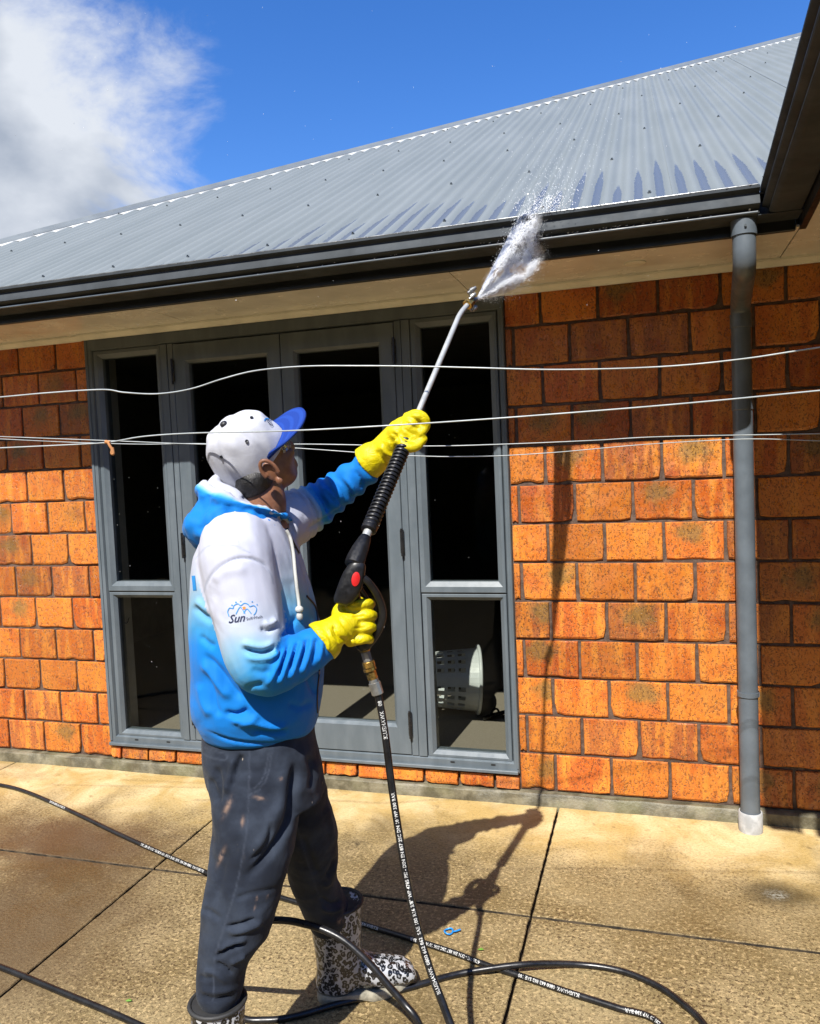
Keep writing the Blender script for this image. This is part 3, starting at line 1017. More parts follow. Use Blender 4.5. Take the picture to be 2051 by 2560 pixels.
def remesh(mb, voxel, smooth=4, keep=None):
    me = mb.mesh('tmp')
    o = link(bpy.data.objects.new('tmp', me))
    md = o.modifiers.new('r', 'REMESH'); md.mode = 'VOXEL'; md.voxel_size = voxel; md.adaptivity = 0
    dg = bpy.context.evaluated_depsgraph_get()
    ev = o.evaluated_get(dg)
    m2 = bpy.data.meshes.new_from_object(ev)
    bpy.data.objects.remove(o); bpy.data.meshes.remove(me)
    relax(m2, smooth)
    return m2
def get_co(me):
    a = np.empty(len(me.vertices)*3); me.vertices.foreach_get('co', a)
    return a.reshape(-1, 3)
def set_co(me, a):
    me.vertices.foreach_set('co', np.ascontiguousarray(a).ravel()); me.update()
def get_no(me):
    a = np.empty(len(me.vertices)*3); me.vertices.foreach_get('normal', a)
    return a.reshape(-1, 3)
def relax(me, it, lam=.5):
    if it <= 0: return
    e = np.empty(len(me.edges)*2, dtype=np.int64); me.edges.foreach_get('vertices', e); e = e.reshape(-1, 2)
    p = get_co(me); n = len(p)
    deg = np.bincount(e.ravel(), minlength=n).astype(float)
    for k in range(it):
        for l in (lam, -lam*1.04 if k % 2 else lam*0):
            if l == 0: continue
            s = np.zeros_like(p)
            for ax in range(3):
                s[:, ax] = np.bincount(e[:, 0], p[e[:, 1], ax], n) + np.bincount(e[:, 1], p[e[:, 0], ax], n)
            p = p + l*(s/deg[:, None] - p)
    set_co(me, p)
def seg_dist(P, poly):
    """distance of 2-D or 3-D points to a polyline, and the parameter along it"""
    best = np.full(len(P), 1e9); par = np.zeros(len(P))
    poly = [np.asarray(q, float) for q in poly]
    for i in range(len(poly)-1):
        a, b = poly[i], poly[i+1]
        ab = b-a
        t = np.clip(((P-a) @ ab)/(ab @ ab), 0, 1)
        dist = np.linalg.norm(P - (a + t[:, None]*ab), axis=1)
        m = dist < best
        best[m] = dist[m]; par[m] = i + t[m]
    return best, par
def folds(me, lines, mask=None):
    """raise ridges (+) or press creases (-) along lines drawn where the photograph shows them, on the side that faces us"""
    p, n = get_co(me), get_no(me)
    pd = proj_d(p)
    view = (CAM - p); view /= np.linalg.norm(view, axis=1)[:, None]
    fac = np.clip((np.sum(view*n, 1) + .15)/.5, 0, 1)
    disp = np.zeros(len(p))
    for pts, w, amp in lines:
        poly = catmull([np.array(q, float) for q in pts], 5) if len(pts) > 2 else pts
        dist, par = seg_dist(pd[:, :2], poly)
        L = len(poly)-1
        ta = np.clip(np.minimum(par, L-par)/(L*.22), 0, 1)
        ta = ta*ta*(3-2*ta)
        disp += amp*ta*np.exp(-(dist/w)**2)
    if mask is not None: disp = disp*mask
    p = p + n*(disp*fac)[:, None]
    set_co(me, p)
def crumple(me, amp, scale, stretch=(1, 1, 1), seed=0.0, mask=None):
    p, n = get_co(me), get_no(me)
    s = np.array(stretch)*scale
    d_ = np.array([mnoise.noise(Vector((q*s + seed).tolist())) for q in p])
    if mask is not None: d_ = d_*mask
    set_co(me, p + n*(amp*d_)[:, None])
def vcol(me, name, vals):
    a = me.attributes.new(name, 'FLOAT', 'POINT')
    a.data.foreach_set('value', np.asarray(vals, dtype=np.float32))
def finish(me, name, mat, parent, smooth=True):
    me.name = name
    me.materials.clear(); me.materials.append(mat)
    me.polygons.foreach_set('use_smooth', [smooth]*len(me.polygons))
    me.update()
    return link(bpy.data.objects.new(name, me), parent)
def sstep(x, a, b):
    t = np.clip((np.asarray(x, float)-a)/(b-a), 0, 1)
    return t*t*(3-2*t)

# ---- materials for the person
def mat_skin():
    t = NT('skin')
    c = t.coord('Position')
    t.set(Base_Color=t.mix(t.ramp(t.noise(c, 60, 4), .35, .7), (.165, .070, .036), (.215, .095, .050)), Roughness=.48, Specular_IOR_Level=.4)
    t.set(Subsurface_Weight=.12, Subsurface_Radius=(.008, .003, .0015), Subsurface_Scale=.5)
    t.bump(t.noise(c, 500, 3), .12, .001)
    return t.m
M['skin'] = mat_skin()
def mat_hoodie():
    t = NT('hoodie_fleece')
    c = t.coord('Position')
    g_ = t.attr('shade')
    r = t.node('ShaderNodeValToRGB')
    e = r.color_ramp.elements
    e[0].position = 0; e[0].color = (.40, .41, .485, 1)
    e[1].position = 1; e[1].color = (.0, .13, .45, 1)
    for pos, col in ((.22, (.345, .395, .48, 1)), (.42, (.17, .35, .50, 1)), (.62, (.032, .25, .53, 1)), (.80, (.0, .165, .52, 1))):
        q = e.new(pos); q.color = col
    t.put(r.inputs[0], g_)
    seam = t.attr('seam')
    t.set(Base_Color=t.mix(t.math('MULTIPLY', seam, .45), r.outputs[0], (.10, .14, .22)), Roughness=.72, Sheen_Weight=.06, Specular_IOR_Level=.22)
    fold = t.noise(t.map(c, scale=(1, 1, .8)), 10, 1.5, .45, .9)
    b1 = t.bump(fold, .42, .030)
    h = t.math('ADD', t.noise(c, 700, 2), t.math('MULTIPLY', t.noise(c, 35, 4), .8))
    t.bump(h, .22, .004, b1)
    return t.m
M['hoodie'] = mat_hoodie()
def mat_trouser():
    t = NT('trouser_twill')
    c = t.coord('Position')
    b = t.mix(t.ramp(t.noise(c, 9, 5, .6), .35, .68), (.0100, .0138, .0235), (.0275, .0360, .0540))
    # rubbed knees, mud and paint flecks
    b = t.mix(t.ramp(t.noise(t.map(c, scale=(1, 1, .5)), 13, 4), .60, .74, 0, .5), b, (.050, .046, .048))
    sp = t.math('MULTIPLY', t.ramp(t.voronoi(t.map(c, scale=(1, 1, .55)), 42), .06, .10, 1, 0), t.ramp(t.noise(c, 7, 2), .58, .66))
    b = t.mix(sp, b, (.45, .38, .30))
    st = t.attr('stain')
    b = t.mix(t.math('MULTIPLY', st, t.ramp(t.noise(c, 70, 4), .3, .55)), b, (.20, .135, .105))
    seam = t.attr('seam')
    b = t.mix(t.math('MULTIPLY', seam, .5), b, (.048, .058, .082))
    t.set(Base_Color=b, Roughness=.85, Sheen_Weight=.04, Specular_IOR_Level=.2)
    fold = t.noise(t.map(c, scale=(1, 1, 1.3)), 9, 1.5, .45, 1.0)
    b1 = t.bump(fold, .35, .028)
    h = t.math('ADD', t.noise(c, 800, 2), t.math('MULTIPLY', t.noise(c, 45, 4), .7))
    t.bump(h, .3, .004, b1)
    return t.m
M['trouser'] = mat_trouser()
def mat_glove():
    t = NT('rubber_glove')
    c = t.coord('Position')
    b = t.mix(t.ramp(t.noise(c, 26, 4), .35, .7), (.50, .405, .0), (.58, .475, .0))
    t.set(Base_Color=b, Roughness=t.ramp(t.noise(c, 60, 3), .3, .7, .40, .55), Specular_IOR_Level=.4)
    t.set(Subsurface_Weight=.08, Subsurface_Radius=(.006, .005, .0005), Subsurface_Scale=.5)
    t.bump(t.math('ADD', t.noise(t.map(c, scale=(1, 1, 1)), 42, 3, .6, 1.2), t.math('MULTIPLY', t.noise(c, 260, 2), .1)), .45, .008)
    return t.m
M['glove'] = mat_glove()
def mat_cap(name, c0, c1):
    t = NT(name)
    c = t.coord('Position')
    b = t.mix(t.ramp(t.noise(c, 30, 4), .35, .7), c0, c1)
    t.set(Base_Color=t.mix(t.math('MULTIPLY', t.attr('seam'), .32), b, (.2, .2, .24)), Roughness=.85, Specular_IOR_Level=.2)
    t.bump(t.math('ADD', t.noise(c, 900, 2), t.math('MULTIPLY', t.noise(c, 60, 4), 1.2)), .3, .003)
    return t.m
M['cap_white'] = mat_cap('cap_twill', (.42, .43, .48), (.47, .48, .52))
def mat_brim():
    t = NT('brim_twill')
    c = t.coord('Position')
    w = t.ramp(t.math('SINE', t.math('MULTIPLY', t.attr('ring'), 220.0)), -.2, .8)
    t.set(Base_Color=t.mix(t.math('MULTIPLY', w, .5), (.008, .036, .225), (.014, .060, .32)), Roughness=.8, Specular_IOR_Level=.2)
    t.bump(t.math('ADD', t.noise(c, 900, 2), w), .3, .002)
    return t.m
M['brim'] = mat_brim()
M['hair'] = simple('hair', (.006, .005, .005), .5, var=.4, nscale=90, bump=.7, bscale=320)
M['cord_white'] = simple('cord_cotton', (.38, .38, .35), .85, bump=.6, bscale=500)
M['navy_ink'] = simple('navy_ink', (.006, .012, .05), .7)
M['sky_ink'] = simple('sky_ink', (.01, .20, .52), .7)
M['orange_ink'] = simple('orange_ink', (.75, .18, .02), .7)
M['eyelet'] = simple('eyelet', (.012, .012, .016), .5)
def mat_leopard():
    t = NT('leopard_rubber')
    c = t.coord('Position')
    w = t.map(c, scale=(1, 1, .82))
    vm = t.node('ShaderNodeVectorMath', operation='ADD'); t.put(vm.inputs[0], w)
    nz = t.node('ShaderNodeTexNoise'); t.put(nz.inputs['Vector'], c); nz.inputs['Scale'].default_value = 45
    sc = t.node('ShaderNodeVectorMath', operation='SCALE'); t.put(sc.inputs[0], nz.outputs['Color']); sc.inputs['Scale'].default_value = .016
    t.put(vm.inputs[1], sc.outputs[0])
    f1 = t.voronoi(vm.outputs[0], 82)
    ring = t.math('MULTIPLY', t.ramp(f1, .17, .22), t.ramp(f1, .54, .60, 1, 0))
    brk = t.ramp(t.noise(c, 130, 2), .32, .38)
    spot = t.math('MULTIPLY', ring, brk)
    edge = t.voronoi(vm.outputs[0], 62, 'DISTANCE_TO_EDGE')
    inner = t.mix(t.ramp(f1, .18, .30), (.20, .21, .23), (.38, .39, .41))
    t.set(Base_Color=t.mix(spot, inner, (.008, .008, .009)), Roughness=.28, Specular_IOR_Level=.5, Coat_Weight=.25, Coat_Roughness=.15)
    t.bump(t.noise(c, 20, 3), .12, .01)
    return t.m
M['leopard'] = mat_leopard()
M['sole'] = simple('boot_sole', (.30, .28, .22), .5, var=.3, nscale=40)
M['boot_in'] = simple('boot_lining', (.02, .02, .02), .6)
def mat_clear():
    t = NT('clear_plastic')
    tr = t.node('ShaderNodeBsdfTransparent'); t.put(tr.inputs[0], (.80, .80, .74))
    gl = t.node('ShaderNodeBsdfGlossy'); t.put(gl.inputs['Roughness'], .08)
    df = t.node('ShaderNodeBsdfDiffuse'); t.put(df.inputs[0], (.45, .42, .34))
    a = t.node('ShaderNodeMixShader'); t.put(a.inputs[0], .25); t.l.new(tr.outputs[0], a.inputs[1]); t.l.new(df.outputs[0], a.inputs[2])
    b = t.node('ShaderNodeMixShader'); t.put(b.inputs[0], .10); t.l.new(a.outputs[0], b.inputs[1]); t.l.new(gl.outputs[0], b.inputs[2])
    t.l.new(b.outputs[0], t.out.inputs['Surface'])
    return t.m
M['clear'] = mat_clear()

person = empty('person', (float(at(540, 1560, 1.95)[0]), float(at(540, 1560, 1.95)[1]), 0))
PB = Vector(person.location)
tag(person, 'person in white cap, blue fading hoodie and leopard boots hosing down the gutter', 'person')
def pp(o):                                  # parent to the person keeping world coordinates
    o.parent = person; o.location = -PB
    return o

# ---- head frame
HC = at(528, 957, 1.94)
hf = unit(axes(.70, .45, -.50))
hu = axes(-.42, .88, .25); hu = unit(hu - hf*(hu @ hf))
hr = np.cross(hf, hu)
def hp(f, r, u): return HC + hf*f + hr*r + hu*u

# cap frame: worn pushed back
cc = at(514, 943, 1.925)
cu_ = unit(axes(-.44, .70, .55)); cf_ = axes(.88, .44, .02); cf_ = unit(cf_ - cu_*(cf_ @ cu_)); crr = np.cross(cf_, cu_)
def cp(f, r, u): return cc + cf_*f + crr*r + cu_*u

# ---- body: one continuous skin under the clothes
SH_R, EL_R, WR_R = at(505, 1165, 1.79), at(535, 1425, 1.745), at(695, 1352, 1.80)
SH_L, EL_L, WR_L = at(605, 1085, 2.08), at(690, 1045, 2.12), at(785, 972, 2.09)
HIP_R, KN_R, AN_R = at(525, 1620, 1.88), at(510, 1880, 1.84), at(466, 2110, 1.82)
HIP_L, KN_L, AN_L = at(600, 1620, 2.02), at(652, 1770, 2.12), at(690, 1930, 2.25)
FOOT_R = np.array([AN_R[0], AN_R[1], .0]); 
bd = Loft()
bd.blob(cp(.002, 0, -.012), .090, .074, .074, cf_, crr, cu_)
bd.blob(hp(.010, 0, -.012), .082, .070, .080, hf, hr, hu)
bd.blob(hp(.030, 0, -.045), .068, .064, .072, hf, hr, hu)                 # face
bd.blob(hp(.048, 0, -.088), .040, .044, .030, hf, hr, hu)                 # jaw and chin
bd.blob(hp(.100, 0, -.034), .020, .013, .020, hf, hr, hu)                 # nose
bd.blob(hp(.094, 0, -.018), .012, .009, .026, hf, hr, hu)
bd.blob(hp(.088, 0, -.070), .012, .024, .007, hf, hr, hu)                 # lips
bd.blob(hp(.088, 0, -.082), .011, .021, .007, hf, hr, hu)
bd.blob(hp(.086, 0, .008), .012, .046, .010, hf, hr, hu)                  # brow
for s in (-1, 1):
    bd.blob(hp(.068, s*.040, -.040), .022, .020, .020, hf, hr, hu)        # cheeks
NK0, NK1 = hp(-.022, 0, -.075), at(548, 1110, 1.95)
bd.tube(catmull([hp(-.010, 0, -.035), NK0, at(556, 1060, 1.945), NK1], 5), .056, 18)
bd.rings([(at(548, 1095, 1.95), .07, .09), (at(540, 1130, 1.95), .085, .15), (at(535, 1200, 1.95), .10, .155), (at(540, 1350, 1.95), .105, .145), (at(545, 1480, 1.95), .095, .12), (at(548, 1580, 1.95), .085, .11)])
bd.tube([SH_R, EL_R, WR_R], [.048, .040, .028], 12)
bd.tube([at(560, 1130, 2.0), SH_L, EL_L, WR_L], [.05, .045, .036, .026], 12)
bd.tube([at(545, 1540, 1.92), at(540, 1620, 1.90), KN_R, AN_R, AN_R - E3*.18], [.07, .062, .045, .036, .032], 12)
bd.tube([at(565, 1540, 1.98), HIP_L, KN_L, AN_L, AN_L - E3*.16], [.07, .060, .040, .034, .030], 12)
me = remesh(bd, .006, 6)
body = pp(finish(me, 'body', M['skin'], None))
# ears: rim, bowl and lobe, each ear a part
def ear(s):
    mb = Loft()
    c = at(573, 994, 1.868) if s > 0 else hp(.004, -.074, -.034)
    out = unit(hr*s*.75 - hf*.55)
    fw = unit(hf - out*(hf @ out)); fw = unit(fw + hu*.12)
    up = np.cross(fw, out)*-s
    if up @ hu < 0: up = -up
    rim = []
    for k in range(13):
        a = math.radians(-50 + 250*k/12)
        rr_ = .031 if k < 9 else .031 - (k-8)*.0018
        rim.append(c + fw*(.017*math.cos(a))*1.0 + up*(.006 + rr_*math.sin(a)) + out*(.012 + .004*math.sin(a)))
    rim = [c + fw*.012 + up*.012 + out*.004] + rim[1:]
    mb.tube(catmull(rim, 3), .0052, 8)
    mb.blob(c - fw*.002 + up*.004 + out*.004, .015, .006, .026, fw, out, up)
    mb.blob(c + fw*.004 - up*.026 + out*.008, .009, .006, .010, fw, out, up)
    mb.blob(c + fw*.012 - up*.004 + out*.006, .005, .006, .008, fw, out, up)
    m_ = remesh(mb, .0022, 3)
    return pp(finish(m_, 'ear', M['skin'], None))
ear(1); ear(-1)
M['eye'] = simple('eye', (.5, .5, .48), .15)
M['iris'] = simple('iris', (.02, .01, .006), .1)
for s in (-1, 1):
    o = Loft().blob(hp(.079, s*.031, -.012), .011, .012, .010, hf, hr, hu).build('eye', M['eye'], None, smooth=180); pp(o)
    q = Loft().blob(hp(.0875, s*.031, -.010), .0032, .0052, .0052, hf, hr, hu, 10, 6).build('iris', M['iris'], None, smooth=180); q.parent = o
# hair: short, dark, shows below the cap at the nape and temple
hb = Loft()
hb.blob(cp(-.012, 0, -.030), .083, .0765, .052, cf_, crr, cu_)
hx_ = unit(at(566, 985, 1.90) - at(505, 1035, 1.92)); hz_ = unit(np.cross(np.cross(hx_, CF), hx_)); hz_ = unit(np.cross(hx_, CF)); hy_ = np.cross(hz_, hx_)
hb.blob(at(536, 1014, 1.915), .050, .050, .042, hx_, hy_, hz_)
for s in (-1, 1):
    hb.blob(hp(.026, s*.066, -.004), .012, .009, .024, hf, hr, hu)
me = remesh(hb, .005, 14); crumple(me, .0012, 150)
pp(finish(me, 'hair', M['hair'], None))

# ---- cap
vs_, fs = [], []
NR, NC = 20, 60
for i in range(NR+1):
    th = (math.pi/2)*1.0*i/NR
    for k in range(NC):
        a = 2*math.pi*k/NC
        # flat-fronted crown, slumped at the back, deeper over the nape
        rad = math.sin(th)**.86
        f_ = .102*rad*math.cos(a); r_ = .0865*rad*math.sin(a)
        hgt = .092*math.cos(th)**.9
        if i == NR: hgt = 0
        drop = -.050*(.5-.5*math.cos(a))*sstep(th, .5, 1.55) - .014*sstep(th, 1.0, 1.57)
        seam6 = abs(math.sin(3*a))
        bul = (.0035*seam6)*math.sin(th)*math.cos(th)*2
        wr = .0034*math.sin(7*a + 6*th + 2*mnoise.noise(Vector((math.cos(a)*2, math.sin(a)*2, th))))*sstep(th, .6, 1.2)*(1-sstep(th, 1.35, 1.57))*(.6-.4*math.cos(a)) + .006*mnoise.noise(Vector((math.cos(a)*3, math.sin(a)*3, th*3)))*math.sin(th)
        s_ = 1 + (bul + wr)/.09
        vs_.append(cp(f_*s_, r_*s_, hgt*s_ + drop - .012))
for i in range(NR):
    for k in range(NC):
        fs.append((i*NC+k, (i+1)*NC+k, (i+1)*NC+(k+1) % NC, i*NC+(k+1) % NC))
cap_o = MB().add(vs_, fs)
me = cap_o.mesh('crown', 180)
bm = bmesh.new(); bm.from_mesh(me); bmesh.ops.remove_doubles(bm, verts=bm.verts, dist=1e-5); bm.to_mesh(me); bm.free()
P = get_co(me)
lf, lr, lu = (P-cc) @ cf_, (P-cc) @ crr, (P-cc) @ cu_
ang = np.arctan2(lr/.0865, lf/.102)
sd = np.abs(((ang/(math.pi/3)) + .5) % 1 - .5)*(math.pi/3)*np.hypot(lf, lr)
vcol(me, 'seam', np.exp(-(sd/.0055)**2)*.9)
capo = finish(me, 'cap', M['cap_white'], None); pp(capo)
md = capo.modifiers.new('s', 'SOLIDIFY'); md.thickness = .002; md.offset = -1
md = capo.modifiers.new('u', 'SUBSURF'); md.levels = 1; md.render_levels = 1
# brim
vs_, fs, ringv = [], [], []
NB, MBR = 24, 7
for j in range(MBR+1):
    q = j/MBR
    for k in range(NB+1):
        a = math.radians(-62 + 124*k/NB)
        ext = .078*(1 - abs(k*2/NB - 1)**9)**.6
        f_ = .099*math.cos(a) + q*ext
        r_ = .086*math.sin(a)*(1 - .10*q)
        curve = -.010*(r_/.08)**2*(1-.3*q)
        vs_.append(cp(f_, r_, -.014 + curve + .006*q))
        ringv.append(q*.076)
for j in range(MBR):
    for k in range(NB):
        fs.append((j*(NB+1)+k, j*(NB+1)+k+1, (j+1)*(NB+1)+k+1, (j+1)*(NB+1)+k))
me = MB().add(vs_, fs).mesh('brim', 180)
vcol(me, 'ring', ringv)
bro = finish(me, 'brim', M['brim'], None); bro.parent = capo
md = bro.modifiers.new('s', 'SOLIDIFY'); md.thickness = .006; md.offset = 0
def cap_surface(a, th):
    rad = math.sin(th)**.86
    drop = -.050*(.5-.5*math.cos(a))*sstep(th, .5, 1.55)
    return cp(.102*rad*math.cos(a), .0865*rad*math.sin(a), .092*math.cos(th)**.9 + drop - .012)
o = Loft().blob(cp(0, 0, .083), .0095, .0095, .006, cf_, crr, cu_, 12, 6).build('button', M['eyelet'], None, smooth=180); o.parent = capo
# adjusting strap tail at the back
o = MB().tube(catmull([cp(-.090, .022, -.060), cp(-.101, .034, -.068), cp(-.094, .040, -.085), cp(-.090, .030, -.094)], 5), .0045, 8).build('strap', M['cap_white'], None, smooth=60); o.parent = capo
vcol(o.data, 'seam', [0]*len(o.data.vertices))
# safety glasses
gl = MB()
vs_, fs = [], []
for k in range(17):
    a = math.radians(-76 + 152*k/16)
    for j, hh in enumerate((.014, .0, -.020)):
        vs_.append(hp(.028 + .074*math.cos(a), .080*math.sin(a), -.008 + hh + (.004 if j == 0 else 0)))
for k in range(16):
    for j in range(2):
        fs.append((k*3+j, (k+1)*3+j, (k+1)*3+j+1, k*3+j+1))
gl.add(vs_, fs)
glo = gl.build('safety_glasses', M['clear'], None, smooth=60); pp(glo)
md = glo.modifiers.new('s', 'SOLIDIFY'); md.thickness = .002
for s in (-1, 1):
    t_ = Loft()
    pts_ = [hp(.045, s*.0795, .004), hp(.012, s*.0835, .000), hp(-.018, s*.084, -.008)]
    t_.rings([(q, .0012, w_, hr, hu) for q, w_ in zip(catmull(pts_, 4), np.linspace(.011, .004, 9))], 10, 3.0)
    o = t_.build('temple', M['clear'], None, smooth=40); o.parent = glo
# ---- hoodie
def ring_px(y, xl, xr, depth, b, ex=2.3):
    c = at((xl+xr)/2, y, depth)
    return (c, (xr-xl)/2*depth/DPM, b)
TORSO = [(1536, 440, 660, .140), (1527, 430, 668, .156), (1512, 424, 671, .164), (1486, 412, 677, .176), (1450, 409, 681, .184), (1400, 411, 683, .186), (1330, 407, 676, .186), (1260, 408, 657, .190),
         (1205, 413, 642, .196), (1160, 420, 626, .196), (1120, 436, 610, .178), (1092, 462, 600, .140), (1070, 492, 592, .085)]
h = Loft()
h.rings([ring_px(y, a, b, 1.955, d_) for y, a, b, d_ in TORSO], 36, 2.4)
AXR = catmull([at(500, 1135, 1.86), at(500, 1180, 1.80), at(522, 1300, 1.760), at(552, 1395, 1.745), at(604, 1394, 1.76), at(690, 1348, 1.80)], 8)
RR = np.interp(np.linspace(0, 5, len(AXR)), [0, 1, 2, 3, 4, 5], [.085, .086, .078, .072, .058, .0425])
h.tube(AXR, list(RR), 20)
AXL = catmull([at(570, 1110, 2.00), at(622, 1086, 2.08), at(690, 1047, 2.12), at(778, 982, 2.095)], 8)
RL = np.interp(np.linspace(0, 3, len(AXL)), [0, 1, 2, 3], [.085, .072, .054, .0405])
h.tube(AXL, list(RL), 20)
me = remesh(h, .0048, 9)
# hem rib: pull the bottom edge in a little, then folds as in the photograph
P = get_co(me); N = get_no(me); D = proj_d(P)
arm_r, par_r = seg_dist(P, AXR); arm_l, par_l = seg_dist(P, AXL)
rr_at = np.interp(par_r, np.arange(len(RR)), RR); rl_at = np.interp(par_l, np.arange(len(RL)), RL)
is_r = (arm_r < rr_at*1.10) & (par_r > 5); is_l = (arm_l < rl_at*1.12) & (par_l > 4)
sr = par_r/8; sl = par_l/8
# ring folds on the sleeves, bunched at elbow and cuff
nz = np.array([mnoise.noise(Vector((q*9).tolist())) for q in P])
nz2 = np.array([mnoise.noise(Vector((q*21 + 3).tolist())) for q in P])
dr = np.where(is_r, .0014*np.sin(sr*15 + 3.0*nz + 1.5*nz2)*sstep(sr, 2.3, 3.4)*(.55+.45*sstep(sr, 4.2, 5)), 0)
dl = np.where(is_l, .0042*np.sin(sl*22 + 3.2*nz + 1.2*nz2)*sstep(sl, .4, 1.2), 0)
tors = np.where(~is_r & ~is_l, .004*nz + .0015*nz2, .0015*nz)
set_co(me, P + N*(dr + dl + tors)[:, None])
relax(me, 1)
F_T = [
 ([(405.7, 1273.6), (430.4, 1298.2), (452.7, 1308.5)], 7, -0.007),
 ([(410.2, 1260.2), (432.6, 1280.3), (452.7, 1287.0)], 7, 0.006),
 ([(419.2, 1336.2), (437.1, 1354.1), (455.0, 1363.1)], 6, -0.006),
 ([(423.6, 1372.0), (459.4, 1407.8), (490.8, 1448.1), (513.1, 1475.0)], 7, -0.009),
 ([(421.4, 1389.9), (455.0, 1434.7), (486.3, 1475.0)], 8, 0.008),
 ([(428.1, 1403.4), (446.0, 1448.1), (452.7, 1488.4), (468.4, 1510.8)], 7, -0.007),
 ([(419.2, 1434.7), (428.1, 1479.4), (446.0, 1510.8)], 8, 0.006),
 ([(468.4, 1499.6), (499.7, 1504.1), (526.5, 1490.6)], 6, -0.01),
 ([(481.8, 1515.2), (517.6, 1517.5), (548.9, 1508.5)], 7, 0.009),
 ([(495.2, 1530.9), (531.0, 1522.0), (575.8, 1530.9), (611.5, 1526.4)], 6, 0.008),
 ([(526.5, 1537.6), (566.8, 1542.1), (611.5, 1537.6)], 6, -0.007),
 ([(430.4, 1535.4), (472.9, 1555.5), (531.0, 1565.4), (593.7, 1565.4), (661.7, 1545.7)], 3.2, -0.006),
 ([(571.3, 1345.2), (602.6, 1327.3), (629.4, 1291.5)], 6, -0.006),
 ([(589.2, 1282.5), (602.6, 1309.4), (598.1, 1336.2)], 7, 0.006),
 ([(575.8, 1210.9), (589.2, 1246.8), (589.2, 1287.0)], 6, -0.006),
 ([(557.9, 1134.9), (575.8, 1170.7), (580.2, 1210.9)], 6, 0.006),
 ([(535.5, 1121.4), (566.8, 1143.8), (580.2, 1175.1)], 5, -0.005),
 ([(629.4, 1407.8), (651.8, 1434.7), (665.2, 1466.0)], 6, -0.005),
 ([(602.6, 1479.4), (633.9, 1488.4), (660.8, 1475.0)], 7, -0.005),
]
F_R = [
 ([(508.6, 1362.2), (531.0, 1371.2), (557.9, 1372.9), (580.2, 1359.5)], 4.5, -0.012),
 ([(504.2, 1351.9), (531.0, 1359.5), (557.9, 1361.3), (581.1, 1349.7)], 6, 0.006),
 ([(513.1, 1381.0), (544.4, 1387.7), (575.8, 1381.0), (587.4, 1363.1)], 6, 0.008),
 ([(546.7, 1320.6), (564.6, 1328.2), (582.5, 1313.9)], 5, -0.007),
 ([(553.4, 1309.4), (569.0, 1314.8), (582.5, 1300.4)], 6, 0.006),
 ([(602.6, 1359.5), (589.2, 1389.9), (573.5, 1423.5), (560.1, 1445.9)], 4.5, 0.007),
 ([(610.7, 1355.0), (598.1, 1389.9), (582.5, 1425.8)], 4, -0.008),
 ([(620.5, 1350.6), (609.3, 1381.0), (593.7, 1423.5), (582.5, 1441.4)], 4.5, 0.007),
 ([(629.4, 1346.1), (620.5, 1376.5), (607.1, 1414.6)], 4, -0.008),
 ([(638.4, 1343.4), (630.8, 1374.3), (616.0, 1414.6), (604.8, 1430.2)], 4.5, 0.007),
 ([(648.2, 1339.8), (642.0, 1369.8), (629.4, 1407.8)], 3.6, -0.007),
 ([(657.2, 1338.5), (652.7, 1367.6), (640.6, 1403.4), (631.7, 1419.0)], 4.5, 0.006),
 ([(667.5, 1339.8), (665.2, 1367.6), (656.3, 1398.9)], 3.6, -0.006),
 ([(677.8, 1345.2), (676.4, 1372.0), (668.8, 1398.9)], 4, 0.005),
 ([(517.6, 1452.6), (535.5, 1443.6), (557.9, 1441.4)], 6, -0.006),
 ([(526.5, 1407.8), (553.4, 1416.8), (571.3, 1407.8)], 7, -0.004),
 ([(429.5, 1242.3), (450.5, 1204.2), (486.3, 1179.6), (522.1, 1175.1), (553.4, 1186.3), (571.3, 1210.9)], 3.2, -0.005),
 ([(446.0, 1228.8), (477.3, 1202.0), (526.5, 1199.8)], 12, 0.004),
]
F_L = [
 ([(640, 1035), (668, 1070), (672, 1100)], 5, .006), ([(655, 1025), (685, 1060), (690, 1085)], 4.5, -.007), ([(675, 1020), (705, 1050), (712, 1072)], 5, .007),
 ([(700, 1012), (722, 1040), (728, 1062)], 4, -.006), ([(720, 1000), (742, 1025), (748, 1045)], 4.5, .006), ([(740, 985), (760, 1010), (764, 1030)], 3.5, -.005), ([(640, 1120), (690, 1090), (720, 1070)], 5, -.005),
]
def soft(m_):
    m_ = m_.astype(float); e_ = np.empty(len(me.edges)*2, dtype=np.int64); me.edges.foreach_get('vertices', e_); e_ = e_.reshape(-1, 2)
    for _ in range(3):
        s_ = np.bincount(e_[:, 0], m_[e_[:, 1]], len(m_)) + np.bincount(e_[:, 1], m_[e_[:, 0]], len(m_))
        m_ = .5*m_ + .5*s_/np.maximum(1, np.bincount(e_.ravel(), minlength=len(m_)))
    return m_
for L_, k_ in ((F_T, ~is_r & ~is_l), (F_R, is_r), (F_L, is_l)):
    folds(me, [(a_, b_, c_*1.15) for a_, b_, c_ in L_], soft(k_))
P = get_co(me); D = proj_d(P)
g_t = .98*sstep(D[:, 1] + 24*nz + .10*(D[:, 0]-540), 1125, 1430) 
g_t = np.where(D[:, 1] > 1440, np.minimum(g_t, .93), g_t)
g_r = .95*sstep(sr + .18*nz + .12*nz2, 1.55, 4.05)
g_l = .95*sstep(sl + .10*nz, 1.02, 2.05)
sh_ = np.where(is_r, g_r, np.where(is_l, g_l, g_t))
vcol(me, 'shade', sh_)
seam = np.zeros(len(P))
